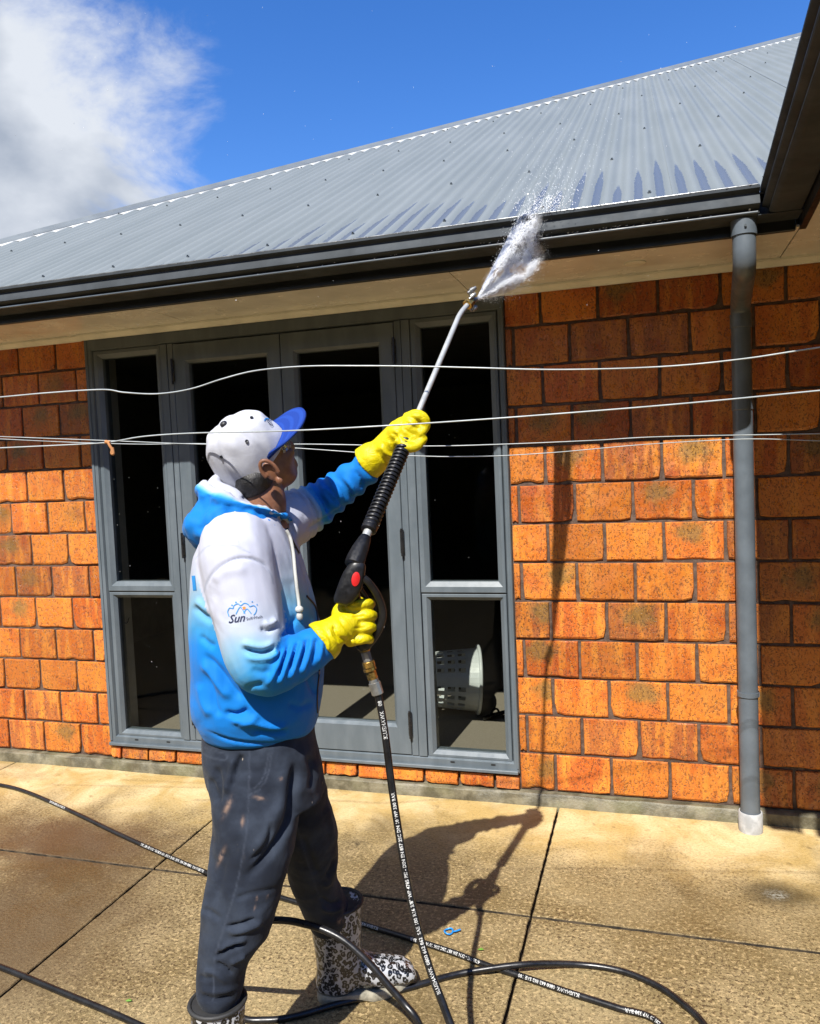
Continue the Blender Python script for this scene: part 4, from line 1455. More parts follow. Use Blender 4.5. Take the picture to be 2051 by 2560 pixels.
for line, w_, xx in (([(429.5, 1246.8), (436.2, 1224.4), (450.5, 1204.2), (486.3, 1179.6), (522.1, 1175.1), (553.4, 1186.3), (571.3, 1210.9), (575.8, 1228.8)], 2.0, .8), ([(412.5, 1175.1), (437.1, 1150.5), (468.4, 1148.3), (495.2, 1149.2), (526.5, 1164.0)], 1.8, .7), ([(500.6, 1108.0), (502.4, 1150.5)], 1.6, .35), ([(430.4, 1535.4), (472.9, 1555.5), (531.0, 1565.4), (593.7, 1565.4), (661.7, 1545.7)], 2.0, .5)):
    dist, _ = seg_dist(D[:, :2], catmull([np.array(q, float) for q in line], 5))
    seam = np.maximum(seam, xx*np.exp(-(dist/w_)**2))
vcol(me, 'seam', seam*(D[:, 2] < 1.93))
hood_o = finish(me, 'hoodie', M['hoodie'], None); pp(hood_o)
HOODIE_ME = me

# ---- hood lying round the neck: gathered cloth, blue outside and white lining
nc = at(545, 1084, 1.95)
fdir = unit(E1*.93 + E2*.37); sdir = np.cross(fdir, E3)       # facing; wearer's right (towards us)
vs_, fs, sh, = [], [], []
NP_ = 44
#          back ... values along phi: 0 = front, pi = back
for i in range(NP_+1):
    phi = 2*math.pi*i/NP_
    bk = .5-.5*math.cos(phi)                                   # 0 front, 1 back
    dirn = fdir*math.cos(phi) + sdir*math.sin(phi)
    wob = .006*math.sin(5*phi+.6) + .004*math.sin(11*phi)
    r_in = .066 + .012*bk
    r_out = .075 + .105*bk**1.3 + wob
    zt = .000 + .050*bk + .020*math.exp(-((phi-math.pi)/.5)**2)
    zb = -.055 - .020*bk + wob
    prof = [(r_in*.93, -.060, 0), (r_in, -.02 + zt*.4, .02), (r_in+.012+.020*bk, zt*.95, 0.02), (r_in+.018+.030*bk, zt + .004, .06 if bk > .25 else .85), (r_in + .026 + .045*bk, zt*.72, .86),
            (r_in*.45+r_out*.55, zt*.35 + .004, .90), (r_out*.94, -.010 - .002*bk, .95), (r_out, -.034, .90), (r_out*.97, zb*.9, .93), (r_out*.84, zb*1.12 - .006, .98), (r_in, zb*1.1, .98)]
    for r_, z_, s_ in prof:
        vs_.append(nc + dirn*r_ + E3*(z_) - E3*.020*math.cos(phi) - fdir*.008)
        sh.append(s_)
m = 11
for i in range(NP_):
    for k in range(m-1):
        fs.append((i*m+k, (i+1)*m+k, (i+1)*m+k+1, i*m+k+1))
me = MB().add(vs_, fs).mesh('hood', 180)
vcol(me, 'shade', sh); vcol(me, 'seam', [0]*len(sh))
ho = finish(me, 'hood', M['hoodie'], None); ho.parent = hood_o
md = ho.modifiers.new('u', 'SUBSURF'); md.levels = 2; md.render_levels = 2
tx = bpy.data.textures.new('hood_folds', 'CLOUDS'); tx.noise_scale = .045
md = ho.modifiers.new('d', 'DISPLACE'); md.texture = tx; md.strength = .028; md.mid_level = .5; md.texture_coords = 'LOCAL'
# white lining flap that stands up behind the cap
fl_ = Loft()
pts_ = catmull([at(500, 1060, 1.90), at(468, 1040, 1.895), at(450, 1016, 1.90), at(470, 1004, 1.93), at(486, 1030, 1.97)], 6)
fl_.tube(pts_, list(np.interp(np.linspace(0, 1, len(pts_)), [0, .3, .55, .8, 1], [.030, .024, .015, .012, .020])), 12)
fl_.rings([(at(500, 1062, 1.93), .055, .075), (at(485, 1048, 1.93), .040, .060), (at(470, 1036, 1.93), .022, .035)], 20)
me = remesh(fl_, .005, 6); crumple(me, .006, 22)
vcol(me, 'shade', [.03]*len(me.vertices)); vcol(me, 'seam', [0]*len(me.vertices))
o = finish(me, 'hood_lining', M['hoodie'], None); o.parent = hood_o
# zip and drawstrings
from mathutils.bvhtree import BVHTree
def bvh_of(me): return BVHTree.FromPolygons([v.co[:] for v in me.vertices], [p.vertices[:] for p in me.polygons])
HB = bvh_of(HOODIE_ME)
def on_surface(bvh, x, y, lift=.001):
    px, py = dd(x, y)
    v = CF + CR*(px - PW/2)/FPX - CU*(py - PH/2)/FPX
    v /= np.linalg.norm(v)
    hit, n, i, dist = bvh.ray_cast(Vector(CAM), Vector(v))
    if hit is None: return None
    if n.dot(Vector(v)) > 0: n = -n
    return np.array(hit + n*lift)
def draped(bvh, pts, lift, fallback):
    out = []
    for x, y in pts:
        q = on_surface(bvh, x, y, lift)
        out.append(q if q is not None else at(x, y, fallback))
    return out
dpts = catmull([np.array(q, float) for q in [(599, 1118), (607, 1135), (613, 1165), (617, 1205), (621, 1240), (625, 1268), (626, 1284)]], 5)
pts3 = draped(HB, dpts, .006, 1.86)
o = MB().tube(pts3, .0042, 8).build('drawstring', M['cord_white'], None, smooth=60); o.parent = hood_o
kn = Loft().blob(pts3[-1], .010, .010, .009); kn.blob(pts3[-1] - E3*.016, .008, .008, .011)
o2 = kn.build('knot', M['cord_white'], None, smooth=180); o2.parent = o
zp = draped(HB, catmull([np.array(q, float) for q in [(602, 1112), (612, 1135), (628, 1165)]], 5), .003, 1.9)
o = MB().tube(zp, .0022, 6).build('zip', M['eyelet'], None); o.parent = hood_o
zp = draped(HB, catmull([np.array(q, float) for q in [(645, 1255), (662, 1275), (668, 1300), (668, 1312)]], 5), .0015, 1.9)
o = MB().tube(zp, .0025, 6).build('pocket_zip', M['eyelet'], None); o.parent = hood_o
zp = draped(HB, catmull([np.array(q, float) for q in [(672, 1410), (668, 1450), (667, 1480), (668, 1500)]], 5), .0015, 1.9)
o = MB().tube(zp, .002, 6).build('side_zip', M['eyelet'], None); o.parent = hood_o

# ---- printed marks: outline text laid on the cloth
def text_polys(s, shear=0.0, bold=0.0):
    cu = bpy.data.curves.new('t', 'FONT'); cu.body = s; cu.shear = shear; cu.offset = bold; cu.resolution_u = 2
    o = link(bpy.data.objects.new('t', cu))
    dg = bpy.context.evaluated_depsgraph_get()
    me = bpy.data.meshes.new_from_object(o.evaluated_get(dg))
    v = [tuple(q.co) for q in me.vertices]; f = [tuple(p.vertices) for p in me.polygons]
    bpy.data.objects.remove(o); bpy.data.meshes.remove(me)
    return np.array(v), f
def print_text(bvh, s, x, y, hpx, mat, parent, name, rot=0.0, shear=0.0, bold=0.0, fb=1.75, lift=.0013, wscale=1.0):
    v, f = text_polys(s, shear, bold)
    if not len(v): return
    c, sn = math.cos(rot), math.sin(rot)
    pts = []
    for p in v:
        a, b = p[0]*hpx*1.4*wscale, p[1]*hpx*1.4
        X, Y = x + a*c + b*sn, y + a*sn - b*c
        q = on_surface(bvh, X, Y, lift)
        pts.append(q if q is not None else np.array(bvh.find_nearest(Vector(at(X, Y, fb)))[0]))
    o = MB().add(pts, f).build(name, mat, None); o.parent = parent
    return o
def print_line(bvh, pts, wpx, mat, parent, name, fb=1.75):
    pts = [np.array(q, float) for q in pts]
    poly = catmull(pts, 4) if len(pts) > 2 else [pts[0]*(1-k/4)+pts[1]*k/4 for k in range(5)]
    vs_, fs = [], []
    for i, q in enumerate(poly):
        t = poly[min(i+1, len(poly)-1)] - poly[max(i-1, 0)]; t /= np.linalg.norm(t); n = np.array([-t[1], t[0]])
        for s in (-1, 1):
            w = q + n*s*wpx/2
            p = on_surface(bvh, w[0], w[1], .0012)
            vs_.append(p if p is not None else np.array(bvh.find_nearest(Vector(at(w[0], w[1], fb)))[0]))
        if i: fs.append((2*i-2, 2*i-1, 2*i+1, 2*i))
    o = MB().add(vs_, fs).build(name, mat, None); o.parent = parent
    return o
print_text(HB, 'Sun', 481, 1312, 17, M['navy_ink'], hood_o, 'logo_lettering', rot=-.13, shear=.45, bold=.012)
print_text(HB, 'SoftWash', 519, 1306, 6.2, M['navy_ink'], hood_o, 'logo_lettering', rot=-.16)
for i, l_ in enumerate([[(483, 1298), (480, 1288), (484, 1280), (491, 1281), (493, 1275), (501, 1271), (507, 1275), (514, 1270), (522, 1272), (526, 1277), (534, 1275), (540, 1281), (538, 1290), (534, 1295)],
                        [(497, 1293), (506, 1278), (516, 1292)], [(513, 1291), (520, 1282), (529, 1292)]]):
    print_line(HB, l_, 1.6, M['sky_ink'], hood_o, 'logo_outline')
for x, y, r_ in ((489, 1274, 1.3), (497, 1268, 1.4), (507, 1266, 1.1), (531, 1267, 1.3), (541, 1273, 1.1)):
    print_line(HB, [(x-r_, y), (x+r_, y)], 2*r_, M['sky_ink'], hood_o, 'logo_bubble')
print_line(HB, [(511, 1280.5), (517, 1279.5)], 5.5, M['orange_ink'], hood_o, 'logo_sun')
print_line(HB, [(408, 1212), (411, 1243)], 7, M['sky_ink'], hood_o, 'back_print')
for x, y in ((611, 1133), (615, 1143), (619, 1151)):
    print_line(HB, [(x, y), (x+2, y+4)], 2.4, M['navy_ink'], hood_o, 'chest_print')
CB = bvh_of(capo.data)
for x, y in ((530, 880), (520, 929), (467, 962)):
    c_ = on_surface(CB, x, y, .001)
    if c_ is None: continue
    n_ = unit(c_ - cp(0, 0, -.02))
    o = MB().lathe([(.0014, .0), (.0014, .0018), (.0038, .0026), (.0045, .0004)], c_, n_, n=12).build('eyelet', M['eyelet'], None, smooth=40); o.parent = capo
print_text(CB, 'Sun', 559, 884, 9, M['navy_ink'], capo, 'cap_lettering', rot=.95, shear=.3, bold=.01, fb=1.86, lift=.0025)
print_line(CB, [(556, 886), (560, 881), (566, 883)], 2.4, M['sky_ink'], capo, 'cap_print', 1.86)

# ---- trousers
def leg_rows(rows): return [ring_px(y, a, b, dp_, hb_) for y, a, b, dp_, hb_ in rows]
tr_ = Loft()
tr_.rings(leg_rows([(1500, 436, 658, 1.955, .135), (1540, 431, 664, 1.955, .146), (1580, 431, 670, 1.955, .152), (1630, 442, 680, 1.955, .150), (1680, 458, 684, 1.96, .140)]), 32, 2.4)
tr_.rings(leg_rows([(1600, 436, 640, 1.90, .105), (1680, 446, 640, 1.885, .105), (1740, 449, 628, 1.875, .100), (1800, 444, 614, 1.865, .094), (1860, 435, 598, 1.855, .088), (1920, 425, 582, 1.845, .082),
                    (1970, 419, 570, 1.84, .078), (2015, 416, 532, 1.835, .070), (2050, 415, 518, 1.83, .062), (2085, 418, 511, 1.825, .056), (2112, 428, 500, 1.822, .046)]), 28, 2.2)
tr_.rings(leg_rows([(1600, 520, 668, 2.01, .100), (1660, 545, 684, 2.04, .100), (1710, 566, 698, 2.07, .098), (1760, 585, 711, 2.11, .094), (1810, 600, 713, 2.15, .088), (1850, 612, 707, 2.185, .080),
                    (1890, 626, 724, 2.215, .074), (1925, 642, 737, 2.24, .070), (1950, 656, 732, 2.255, .062)]), 28, 2.2)
me = remesh(tr_, .0052, 8)
P = get_co(me)
nz = np.array([mnoise.noise(Vector((q*np.array([9, 9, 6])).tolist())) for q in P]); nz2 = np.array([mnoise.noise(Vector((q*np.array([20, 20, 26]) + 2).tolist())) for q in P])
set_co(me, P + get_no(me)*(.006*nz + .0030*nz2)[:, None])
T = [
 ([(624.4, 1586.1), (616.9, 1666.6), (606.9, 1731.9), (566.6, 1797.2), (508.9, 1857.5)], 9, -0.015),
 ([(596.8, 1616.3), (589.3, 1686.7), (561.6, 1752.0), (511.4, 1822.4)], 12, 0.006),
 ([(571.7, 1721.8), (561.6, 1777.1), (518.9, 1819.8)], 5, -0.006),
 ([(456.1, 1611.3), (460.1, 1656.5), (457.1, 1699.2)], 8, -0.01),
 ([(491.3, 1588.6), (487.3, 1631.4), (471.2, 1674.1)], 8, 0.008),
 ([(511.4, 1583.6), (498.8, 1621.3), (483.7, 1664.0)], 6, -0.008),
 ([(442.0, 1636.4), (449.1, 1669.1), (454.1, 1696.7)], 6, -0.008),
 ([(491.3, 1895.2), (526.5, 1882.7), (589.3, 1870.1)], 5, -0.004),
 ([(473.7, 1952.0), (506.4, 1946.0), (542.5, 1932.9)], 4, -0.009),
 ([(478.7, 1964.1), (516.4, 1958.1), (559.1, 1936.9)], 5.5, 0.007),
 ([(425.9, 1910.3), (446.1, 1922.9), (466.1, 1938.0)], 6, -0.005),
 ([(451.1, 2019.4), (478.7, 1999.3), (518.9, 1985.2)], 4.5, -0.01),
 ([(458.6, 2005.8), (486.2, 1988.2), (526.5, 1974.1)], 5.5, 0.007),
 ([(452.1, 2027.4), (471.2, 2036.0), (492.3, 2053.6)], 3.6, -0.008),
 ([(481.2, 2030.9), (503.8, 2018.4), (519.4, 2010.8)], 5, 0.006),
 ([(417.9, 2053.6), (433.5, 2061.6), (450.1, 2058.6)], 4, -0.006),
 ([(423.4, 2095.8), (451.1, 2104.8), (498.8, 2097.8)], 4, -0.008),
 ([(419.9, 2081.2), (451.1, 2087.7), (503.8, 2079.7)], 5, 0.006),
 ([(425.9, 2043.5), (451.1, 2048.5), (481.2, 2073.7)], 5, 0.004),
 ([(446.1, 1752.0), (441.0, 1822.4), (431.0, 1892.7), (420.9, 1968.1)], 9, 0.005),
 ([(476.2, 1782.1), (466.1, 1842.5), (451.1, 1902.8)], 9, -0.004),
 ([(647.0, 1586.1), (659.6, 1626.3), (653.1, 1669.1)], 7, -0.007),
 ([(669.7, 1596.2), (677.2, 1636.4), (692.3, 1681.6)], 7, 0.006),
 ([(710.4, 1799.7), (698.3, 1832.4), (686.2, 1848.5)], 5, -0.009),
 ([(713.4, 1822.4), (699.8, 1852.5), (677.2, 1867.6)], 5.5, 0.007),
 ([(722.4, 1892.7), (697.3, 1903.8), (669.7, 1886.7)], 5, -0.008),
 ([(724.9, 1907.8), (697.3, 1917.9), (672.2, 1907.8)], 5, 0.006),
 ([(632.0, 1752.0), (652.1, 1802.3), (677.2, 1862.6)], 8, -0.005),
 ([(687.2, 1691.7), (697.3, 1731.9), (704.8, 1777.1)], 7, 0.005),
]
folds(me, [(a_, b_*.95, c_*1.2) for a_, b_, c_ in T])
P = get_co(me); D = proj_d(P)
seam = np.zeros(len(P))
for line in ([(525.4, 1581.1), (523.9, 1671.6), (518.9, 1752.0), (498.8, 1862.6), (471.2, 1953.0), (451.1, 2023.4), (450.1, 2073.7), (451.1, 2103.8)], [(571.7, 1586.1), (564.1, 1631.4), (546.5, 1661.5), (527.5, 1672.6)], [(565.6, 1585.1), (557.6, 1627.3), (541.5, 1655.5), (525.4, 1661.5)], [(424.9, 1586.1), (446.1, 1596.2), (473.7, 1600.2), (476.2, 1588.6), (456.1, 1581.1), (431.0, 1573.6)], [(624.4, 1736.9), (647.0, 1812.3), (669.7, 1882.7)]):
    dist, _ = seg_dist(D[:, :2], catmull([np.array(q, float) for q in line], 5))
    seam = np.maximum(seam, np.exp(-(dist/1.7)**2))
vcol(me, 'seam', seam)
st = np.zeros(len(P))
for (x, y, rx, ry, rot) in ((479, 1699, 4.5, 18, .42), (466, 1803, 3.8, 16, .38), (546, 1680, 10, 2.6, .2), (592, 1640, 4, 2.5, -.4), (511, 1730, 3, 9, .1), (717, 1940, 6, 6, .3), (541, 1892, 1.6, 4, .2), (537, 1912, 1.6, 5, .2), (563, 1888, 1.6, 3, .2)):
    c_, s_ = math.cos(rot), math.sin(rot)
    dx, dy = D[:, 0]-x, D[:, 1]-y
    a_, b_ = (dx*c_ + dy*s_)/rx, (-dx*s_ + dy*c_)/ry
    st = np.maximum(st, np.exp(-(a_**2 + b_**2)))
vcol(me, 'stain', st)
pp(finish(me, 'trousers', M['trouser'], None))

# ---- boots
def boot(top_c, toe_dir, shaft_r, label=None, ground=0.0):
    """wellington: shaft from the rim down, rounded toe, separate sole; built where the foot stands"""
    td = unit(toe_dir); sd = np.cross(td, E3)
    c0 = np.array([top_c[0], top_c[1], 0.0])
    H = top_c[2]
    lo = Loft()
    rows = []
    for z_, a_, b_, off in ((H, shaft_r, shaft_r*.93, .0), (H*.85, shaft_r*.97, shaft_r*.9, .0), (H*.62, shaft_r*.90, shaft_r*.84, .0), (H*.45, shaft_r*.85, shaft_r*.74, .004), (H*.33, shaft_r*.88, shaft_r*.66, .008), (H*.2, shaft_r*.92, shaft_r*.60, .004), (.028, shaft_r*.90, shaft_r*.56, .0)):
        rows.append((c0 + E3*z_ + td*off, a_, b_, td, sd))
    lo.rings(rows, 24, 2.1)
    fr = []
    for q, hgt, wid in ((-.02, .110, .038), (.035, .122, .041), (.075, .100, .045), (.115, .080, .050), (.155, .068, .052), (.188, .060, .048), (.212, .046, .040), (.225, .030, .028)):
        fr.append((c0 + td*q + E3*(.022 + hgt/2), wid, hgt/2, sd, E3))
    lo.rings(fr, 20, 2.4)
    m_ = remesh(lo, .0055, 6)
    crumple(m_, .004, 18)
    b = finish(m_, 'boot', M['leopard'], None); pp(b)
    so = Loft()
    out = []
    n = 36
    for k in range(n):
        a = 2*math.pi*k/n
        x_ = math.cos(a); y_ = math.sin(a)
        L_ = .075 + (.130 if x_ > 0 else 0)*1.0
        w_ = .034 if x_ < 0 else .034 + .016*math.sin(min(1, x_)*math.pi*.75)
        ex = 2.6
        px_ = math.copysign(abs(x_)**(2/ex), x_)*(.226 if x_ > 0 else .066)
        py_ = math.copysign(abs(y_)**(2/ex), y_)*(.043 + .010*sstep(px_, .0, .12) - .006*sstep(-px_, 0, .06) - .012*float(sstep(px_, .15, .21)))
        out.append((px_, py_))
    vs_ = []
    for z_, k_ in ((.0, .96), (.006, 1.0), (.022, 1.0), (.027, .97)):
        for x_, y_ in out: vs_.append(c0 + td*x_*k_ + sd*y_*k_ + E3*(z_ + .012*max(0, (x_-.13)/.07)**2 + (.010 if (z_ < .01 and .02 < x_ < .06) else 0)))
    fs = [(i*n+k, i*n+(k+1) % n, (i+1)*n+(k+1) % n, (i+1)*n+k) for i in range(3) for k in range(n)] + [tuple(range(n-1, -1, -1)), tuple(3*n+k for k in range(n))]
    s_ = MB().add(vs_, fs).build('sole', M['sole'], None, smooth=40); s_.parent = b
    rim = []
    for k in range(29):
        a = 2*math.pi*k/28
        rim.append(c0 + E3*H + td*shaft_r*math.cos(a)*1.0 + sd*shaft_r*.93*math.sin(a))
    r_ = MB().tube(rim, .0052, 8, caps=False).build('boot_rim', M['boot_in'], None, smooth=60); r_.parent = b
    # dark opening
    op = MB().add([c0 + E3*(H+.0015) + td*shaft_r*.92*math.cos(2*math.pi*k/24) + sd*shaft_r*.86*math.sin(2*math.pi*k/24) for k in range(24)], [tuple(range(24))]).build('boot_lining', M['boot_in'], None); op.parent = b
    return b
tf = at_z(868, 2072) - at_z(672, 2104)
bf = at_z(730, 2098)
heel = at_z(676, 2104)
fdir_b = unit(tf)
bc = at_z(667, 2106) + fdir_b*.068
zt_f = .285
boot((bc[0], bc[1], zt_f), tf, .078)
rc = at(458, 2104, 1.82)
boot((rc[0]-.0, rc[1], rc[2]-.004), E1*.95 + E2*.25, .064)

# ---- gloves
def glove(name, wrist, cuff, cuff_r, palm, palm_ax, palm_r, fingers, thumb, fr=.0105, extra=()):
    g_ = Loft()
    # cuff: flared sleeve
    ax = catmull([cuff, (np.asarray(cuff)+np.asarray(wrist))/2, wrist, palm], 5)
    g_.tube(ax, list(np.interp(np.linspace(0, 1, len(ax)), [0, .33, .66, 1], cuff_r)), 20)
    g_.blob(palm, *palm_r, *palm_ax)
    for f_ in fingers:
        c_ = catmull(f_, 5)
        g_.tube(c_, list(np.linspace(fr*1.12, fr*.88, len(c_))), 12)
        g_.blob(c_[-1], fr*.9, fr*.9, fr*.9, n=10, m=6)
        g_.blob(c_[0], fr*1.25, fr*1.25, fr*1.25, n=10, m=6)
    c_ = catmull(thumb, 5)
    g_.tube(c_, list(np.linspace(fr*1.45, fr*1.0, len(c_))), 12); g_.blob(c_[-1], fr, fr, fr, n=10, m=6)
    for e_ in extra: g_.blob(*e_)
    m_ = remesh(g_, .0032, 9)
    return m_
# right hand: back of the hand to us, fingers closed round the pistol grip
F4 = []
for i in range(4):
    y = 1270 + 25*i
    x0 = 762 + (4, 9, 8, 2)[i]
    F4.append([at(x0-26, y+5, 1.822), at(x0+4, y, 1.822), at(x0+15, y+1, 1.848), at(x0+9, y+4, 1.880), at(x0-16, y+7, 1.893)])
px_ = unit(at(765, 1300, 1.83) - at(705, 1338, 1.81)); pz_ = unit(at(745, 1265, 1.83) - at(765, 1350, 1.83)); pz_ = unit(pz_ - px_*(pz_ @ px_)); py_ = np.cross(px_, pz_)
me = glove('glove', at(704, 1330, 1.805), at(676, 1352, 1.795), [.051, .047, .036, .034], at(738, 1308, 1.832), (px_, py_, pz_), (.044, .021, .047), F4,
           [at(712, 1312, 1.85), at(722, 1280, 1.875), at(742, 1262, 1.895), at(762, 1268, 1.905)], .0118, [(at(722, 1296, 1.835), .028, .022, .034)])
folds(me, [([(690, 1318), (700, 1345), (720, 1360)], 4, .005), ([(700, 1312), (712, 1338), (735, 1352)], 3.5, -.006), ([(712, 1300), (730, 1325), (742, 1348)], 3, -.0035), ([(672, 1335), (690, 1350), (690, 1385)], 4, .004), ([(735, 1345), (745, 1352), (738, 1330)], 3, .004), ([(726, 1270), (745, 1276), (765, 1270)], 2.5, -.002), ([(740, 1300), (758, 1298), (772, 1296)], 2.2, -.0025), ([(742, 1322), (760, 1322), (774, 1320)], 2.2, -.0025)])
pp(finish(me, 'glove', M['glove'], None))
# left hand on the lance grip: palm behind and left, fingers over the top and round to our side, thumb below
ro = lambda y: (972 + (y-652)*(745-972)/(1190-652), y)         # picture line of the lance
F4 = [[at(862, 884, 2.02), at(878, 876, 2.012), at(892, 884, 2.015), at(896, 900, 2.020), at(886, 912, 2.014)],
      [at(860, 880, 2.045), at(880, 871, 2.045), at(895, 880, 2.045), at(899, 896, 2.048), at(890, 910, 2.046)],
      [at(858, 878, 2.072), at(876, 870, 2.075), at(892, 878, 2.075), at(897, 894, 2.075), at(888, 908, 2.072)],
      [at(856, 882, 2.095), at(872, 876, 2.098), at(886, 884, 2.098), at(890, 898, 2.095), at(882, 908, 2.088)]]
px_ = unit(at(866, 890, 2.05) - at(820, 938, 2.07)); pz_ = unit(at(878, 925, 2.05) - at(845, 885, 2.05)); pz_ = unit(pz_ - px_*(pz_ @ px_)); py_ = np.cross(px_, pz_)
me = glove('glove', at(806, 948, 2.075), at(772, 976, 2.095), [.049, .046, .037, .036], at(848, 905, 2.052), (px_, py_, pz_), (.040, .040, .033), F4,
           [at(838, 926, 2.018), at(856, 941, 2.006), at(876, 940, 2.010), at(892, 924, 2.022)], .0115, [(at(836, 912, 2.05), .030, .038, .030), (at(866, 893, 2.04), .026, .042, .024), (at(858, 908, 2.022), .026, .020, .022), (at(872, 905, 2.022), .020, .018, .020), (at(866, 922, 2.018), .018, .014, .018)])
folds(me, [([(800, 935), (815, 955), (842, 962)], 4, .006), ([(792, 945), (805, 965), (830, 985)], 4, -.005), ([(822, 905), (838, 925), (832, 945)], 3, -.004), ([(815, 925), (826, 945), (828, 965)], 3, .004), ([(858, 876), (874, 882), (888, 892)], 2.4, -.003), ([(852, 888), (868, 896), (884, 905)], 2.4, -.003), ([(848, 900), (860, 908), (876, 918)], 2.4, -.003)])
pp(finish(me, 'glove', M['glove'], None))
# ---------------------------------------------------------------- spray gun and lance
M['steel'] = simple('stainless_tube', (.42, .43, .42), .36, metal=.35, var=.06, nscale=20)
M['brass'] = simple('brass', (.52, .33, .09), .32, metal=.9, var=.2, nscale=60)
M['zinc'] = simple('zinc_fitting', (.34, .34, .32), .4, metal=.8, var=.15, nscale=60)
M['gun'] = simple('gun_plastic', (.009, .009, .010), .40, var=.3, nscale=40, bump=.15, bscale=160, spec=.35)
M['red'] = simple('red_badge', (.52, .012, .012), .4, var=.1)
def lz(y, off=0.0):
    q = (y-1190)/(652-1190)
    depth = 1/((1/1.80)*(1-q) + (1/2.33)*q)
    return at(745 + (972-745)*q + off, y, depth)
gunp = lz(1230)
gun = empty('spray_gun', tuple(map(float, lz(1300))))
tag(gun, 'black pressure washer gun with red badge and long steel lance held in yellow gloves', 'spray gun')
GB = Vector(gun.location)
def gpar(o): o.parent = gun; o.location = -GB; return o
ax_l = unit(lz(652) - lz(1190))
# lance tube with its bent tip
bend = [lz(1130), lz(900), lz(700), lz(672), at(972, 652, 2.335), at(981, 643, 2.348)]
gpar(MB().tube(arc_path([lz(1135), lz(660), at(986, 640, 2.352)], .035, 6), .0078, 14).build('lance', M['steel'], None, smooth=60))
gpar(MB().tube([lz(1132), lz(1108)], .0105, 14).build('barrel_tube', M['steel'], None, smooth=60))
# ribbed grip: core and helical rib
y_a, y_b = 1112, 912
core = MB().tube([lz(y_a), lz(y_b)], .0145, 16)
gpar(core.build('grip_core', M['gun'], None, smooth=60))
A, B = lz(y_a-3), lz(y_b)
n1v = unit(np.cross(ax_l, CF)); n2v = np.cross(ax_l, n1v)
hel = []
turns = 26
for k in range(turns*12+1):
    q = k/(turns*12); a = 2*math.pi*turns*q
    hel.append(A + (B-A)*q + .0165*(math.cos(a)*n1v + math.sin(a)*n2v))
gpar(MB().tube(hel, .0042, 6).build('grip_rib', M['gun'], None, smooth=60))
gpar(MB().tube([lz(1118), lz(1116), lz(1104), lz(1101)], [.015, .0195, .0195, .017], 18).build('grip_collar', M['gun'], None, smooth=40))
# fluted coupling nut
vs_, fs = [], []
n = 28
L0, L1 = lz(1192), lz(1130)
for i, (q, r_) in enumerate(((0, .017), (.04, .0225), (.25, .0235), (.6, .0205), (.9, .0150), (1.0, .0125))):
    for k in range(n):
        a = 2*math.pi*k/n
        fl2 = .0022*abs(math.sin(a*3.5)) if .1 < q < .8 else 0
        vs_.append(L0 + (L1-L0)*q + (r_-fl2)*(math.cos(a)*n1v + math.sin(a)*n2v))
for i in range(5):
    for k in range(n): fs.append((i*n+k, i*n+(k+1) % n, (i+1)*n+(k+1) % n, (i+1)*n+k))
fs += [tuple(range(n-1, -1, -1)), tuple(5*n+k for k in range(n))]
gpar(MB().add(vs_, fs).build('coupling_nut', M['gun'], None, smooth=50))
# moulded body
g_ = Loft()
bax = unit(at(748, 1190, 1.80) - at(724, 1265, 1.785))
bn = unit(np.cross(bax, CF)); bo = np.cross(bax, bn)
rows = []
for x, y, a_, b_ in ((757, 1184, .016, .015), (752, 1194, .021, .019), (745, 1212, .026, .021), (738, 1232, .0275, .022), (731, 1250, .027, .022), (723, 1264, .0235, .020), (717, 1273, .016, .015)):
    rows.append((at(x, y, 1.80), a_, b_, bn, bo))
g_.rings(rows, 22, 2.6)
gr_path = catmull([at(737, 1240, 1.815), at(748, 1280, 1.845), at(758, 1325, 1.855), at(766, 1362, 1.858)], 5)
g_.tube(gr_path, list(np.linspace(.020, .0175, len(gr_path))), 16)
g_.blob(at(766, 1358, 1.858), .020, .018, .016)
me = remesh(g_, .0035, 3)
GBV = bvh_of(me)
gbody = finish(me, 'gun_body', M['gun'], None); gpar(gbody)
# guard loop and trigger
gl_ = catmull([at(764, 1216, 1.80), at(776, 1226, 1.805), at(792, 1248, 1.82), at(804, 1276, 1.835), at(806, 1300, 1.842), at(798, 1325, 1.848), at(786, 1345, 1.853), at(772, 1362, 1.857)], 5)
g2 = Loft()
for i, q in enumerate(gl_[:-1]): pass
rows = []
for i, q in enumerate(gl_):
    t = unit(gl_[min(i+1, len(gl_)-1)] - gl_[max(i-1, 0)]); a_ = unit(np.cross(t, CF)); b_ = np.cross(t, a_)
    rows.append((q, .0088, .011, a_, b_))
g2.rings(rows, 14, 3.2)
gpar(g2.build('trigger_guard', M['gun'], None, smooth=50))
tg = catmull([at(758, 1238, 1.812), at(772, 1262, 1.83), at(776, 1290, 1.84), at(778, 1315, 1.848)], 4)
gpar(MB().tube(tg, .006, 10).build('trigger', M['gun'], None, smooth=50))
# red oval badge lying on the body
vs_, n = [], 22
for ring_ in (1.0, .55):
    for k in range(n):
        a = 2*math.pi*k/n
        dx, dy = 8.6*math.cos(a)*ring_, 15.5*math.sin(a)*ring_
        X, Y = 749 + dx*.97 - dy*.16, 1219 + dx*.16 + dy*.97
        p = on_surface(GBV, X, Y, .0016 if ring_ == 1.0 else .0026)
        vs_.append(p if p is not None else at(X, Y, 1.778))
fs = [(k, (k+1) % n, n+(k+1) % n, n+k) for k in range(n)] + [tuple(n+k for k in range(n))]
o = MB().add(vs_, fs).build('badge', M['red'], None, smooth=60); o.parent = gbody
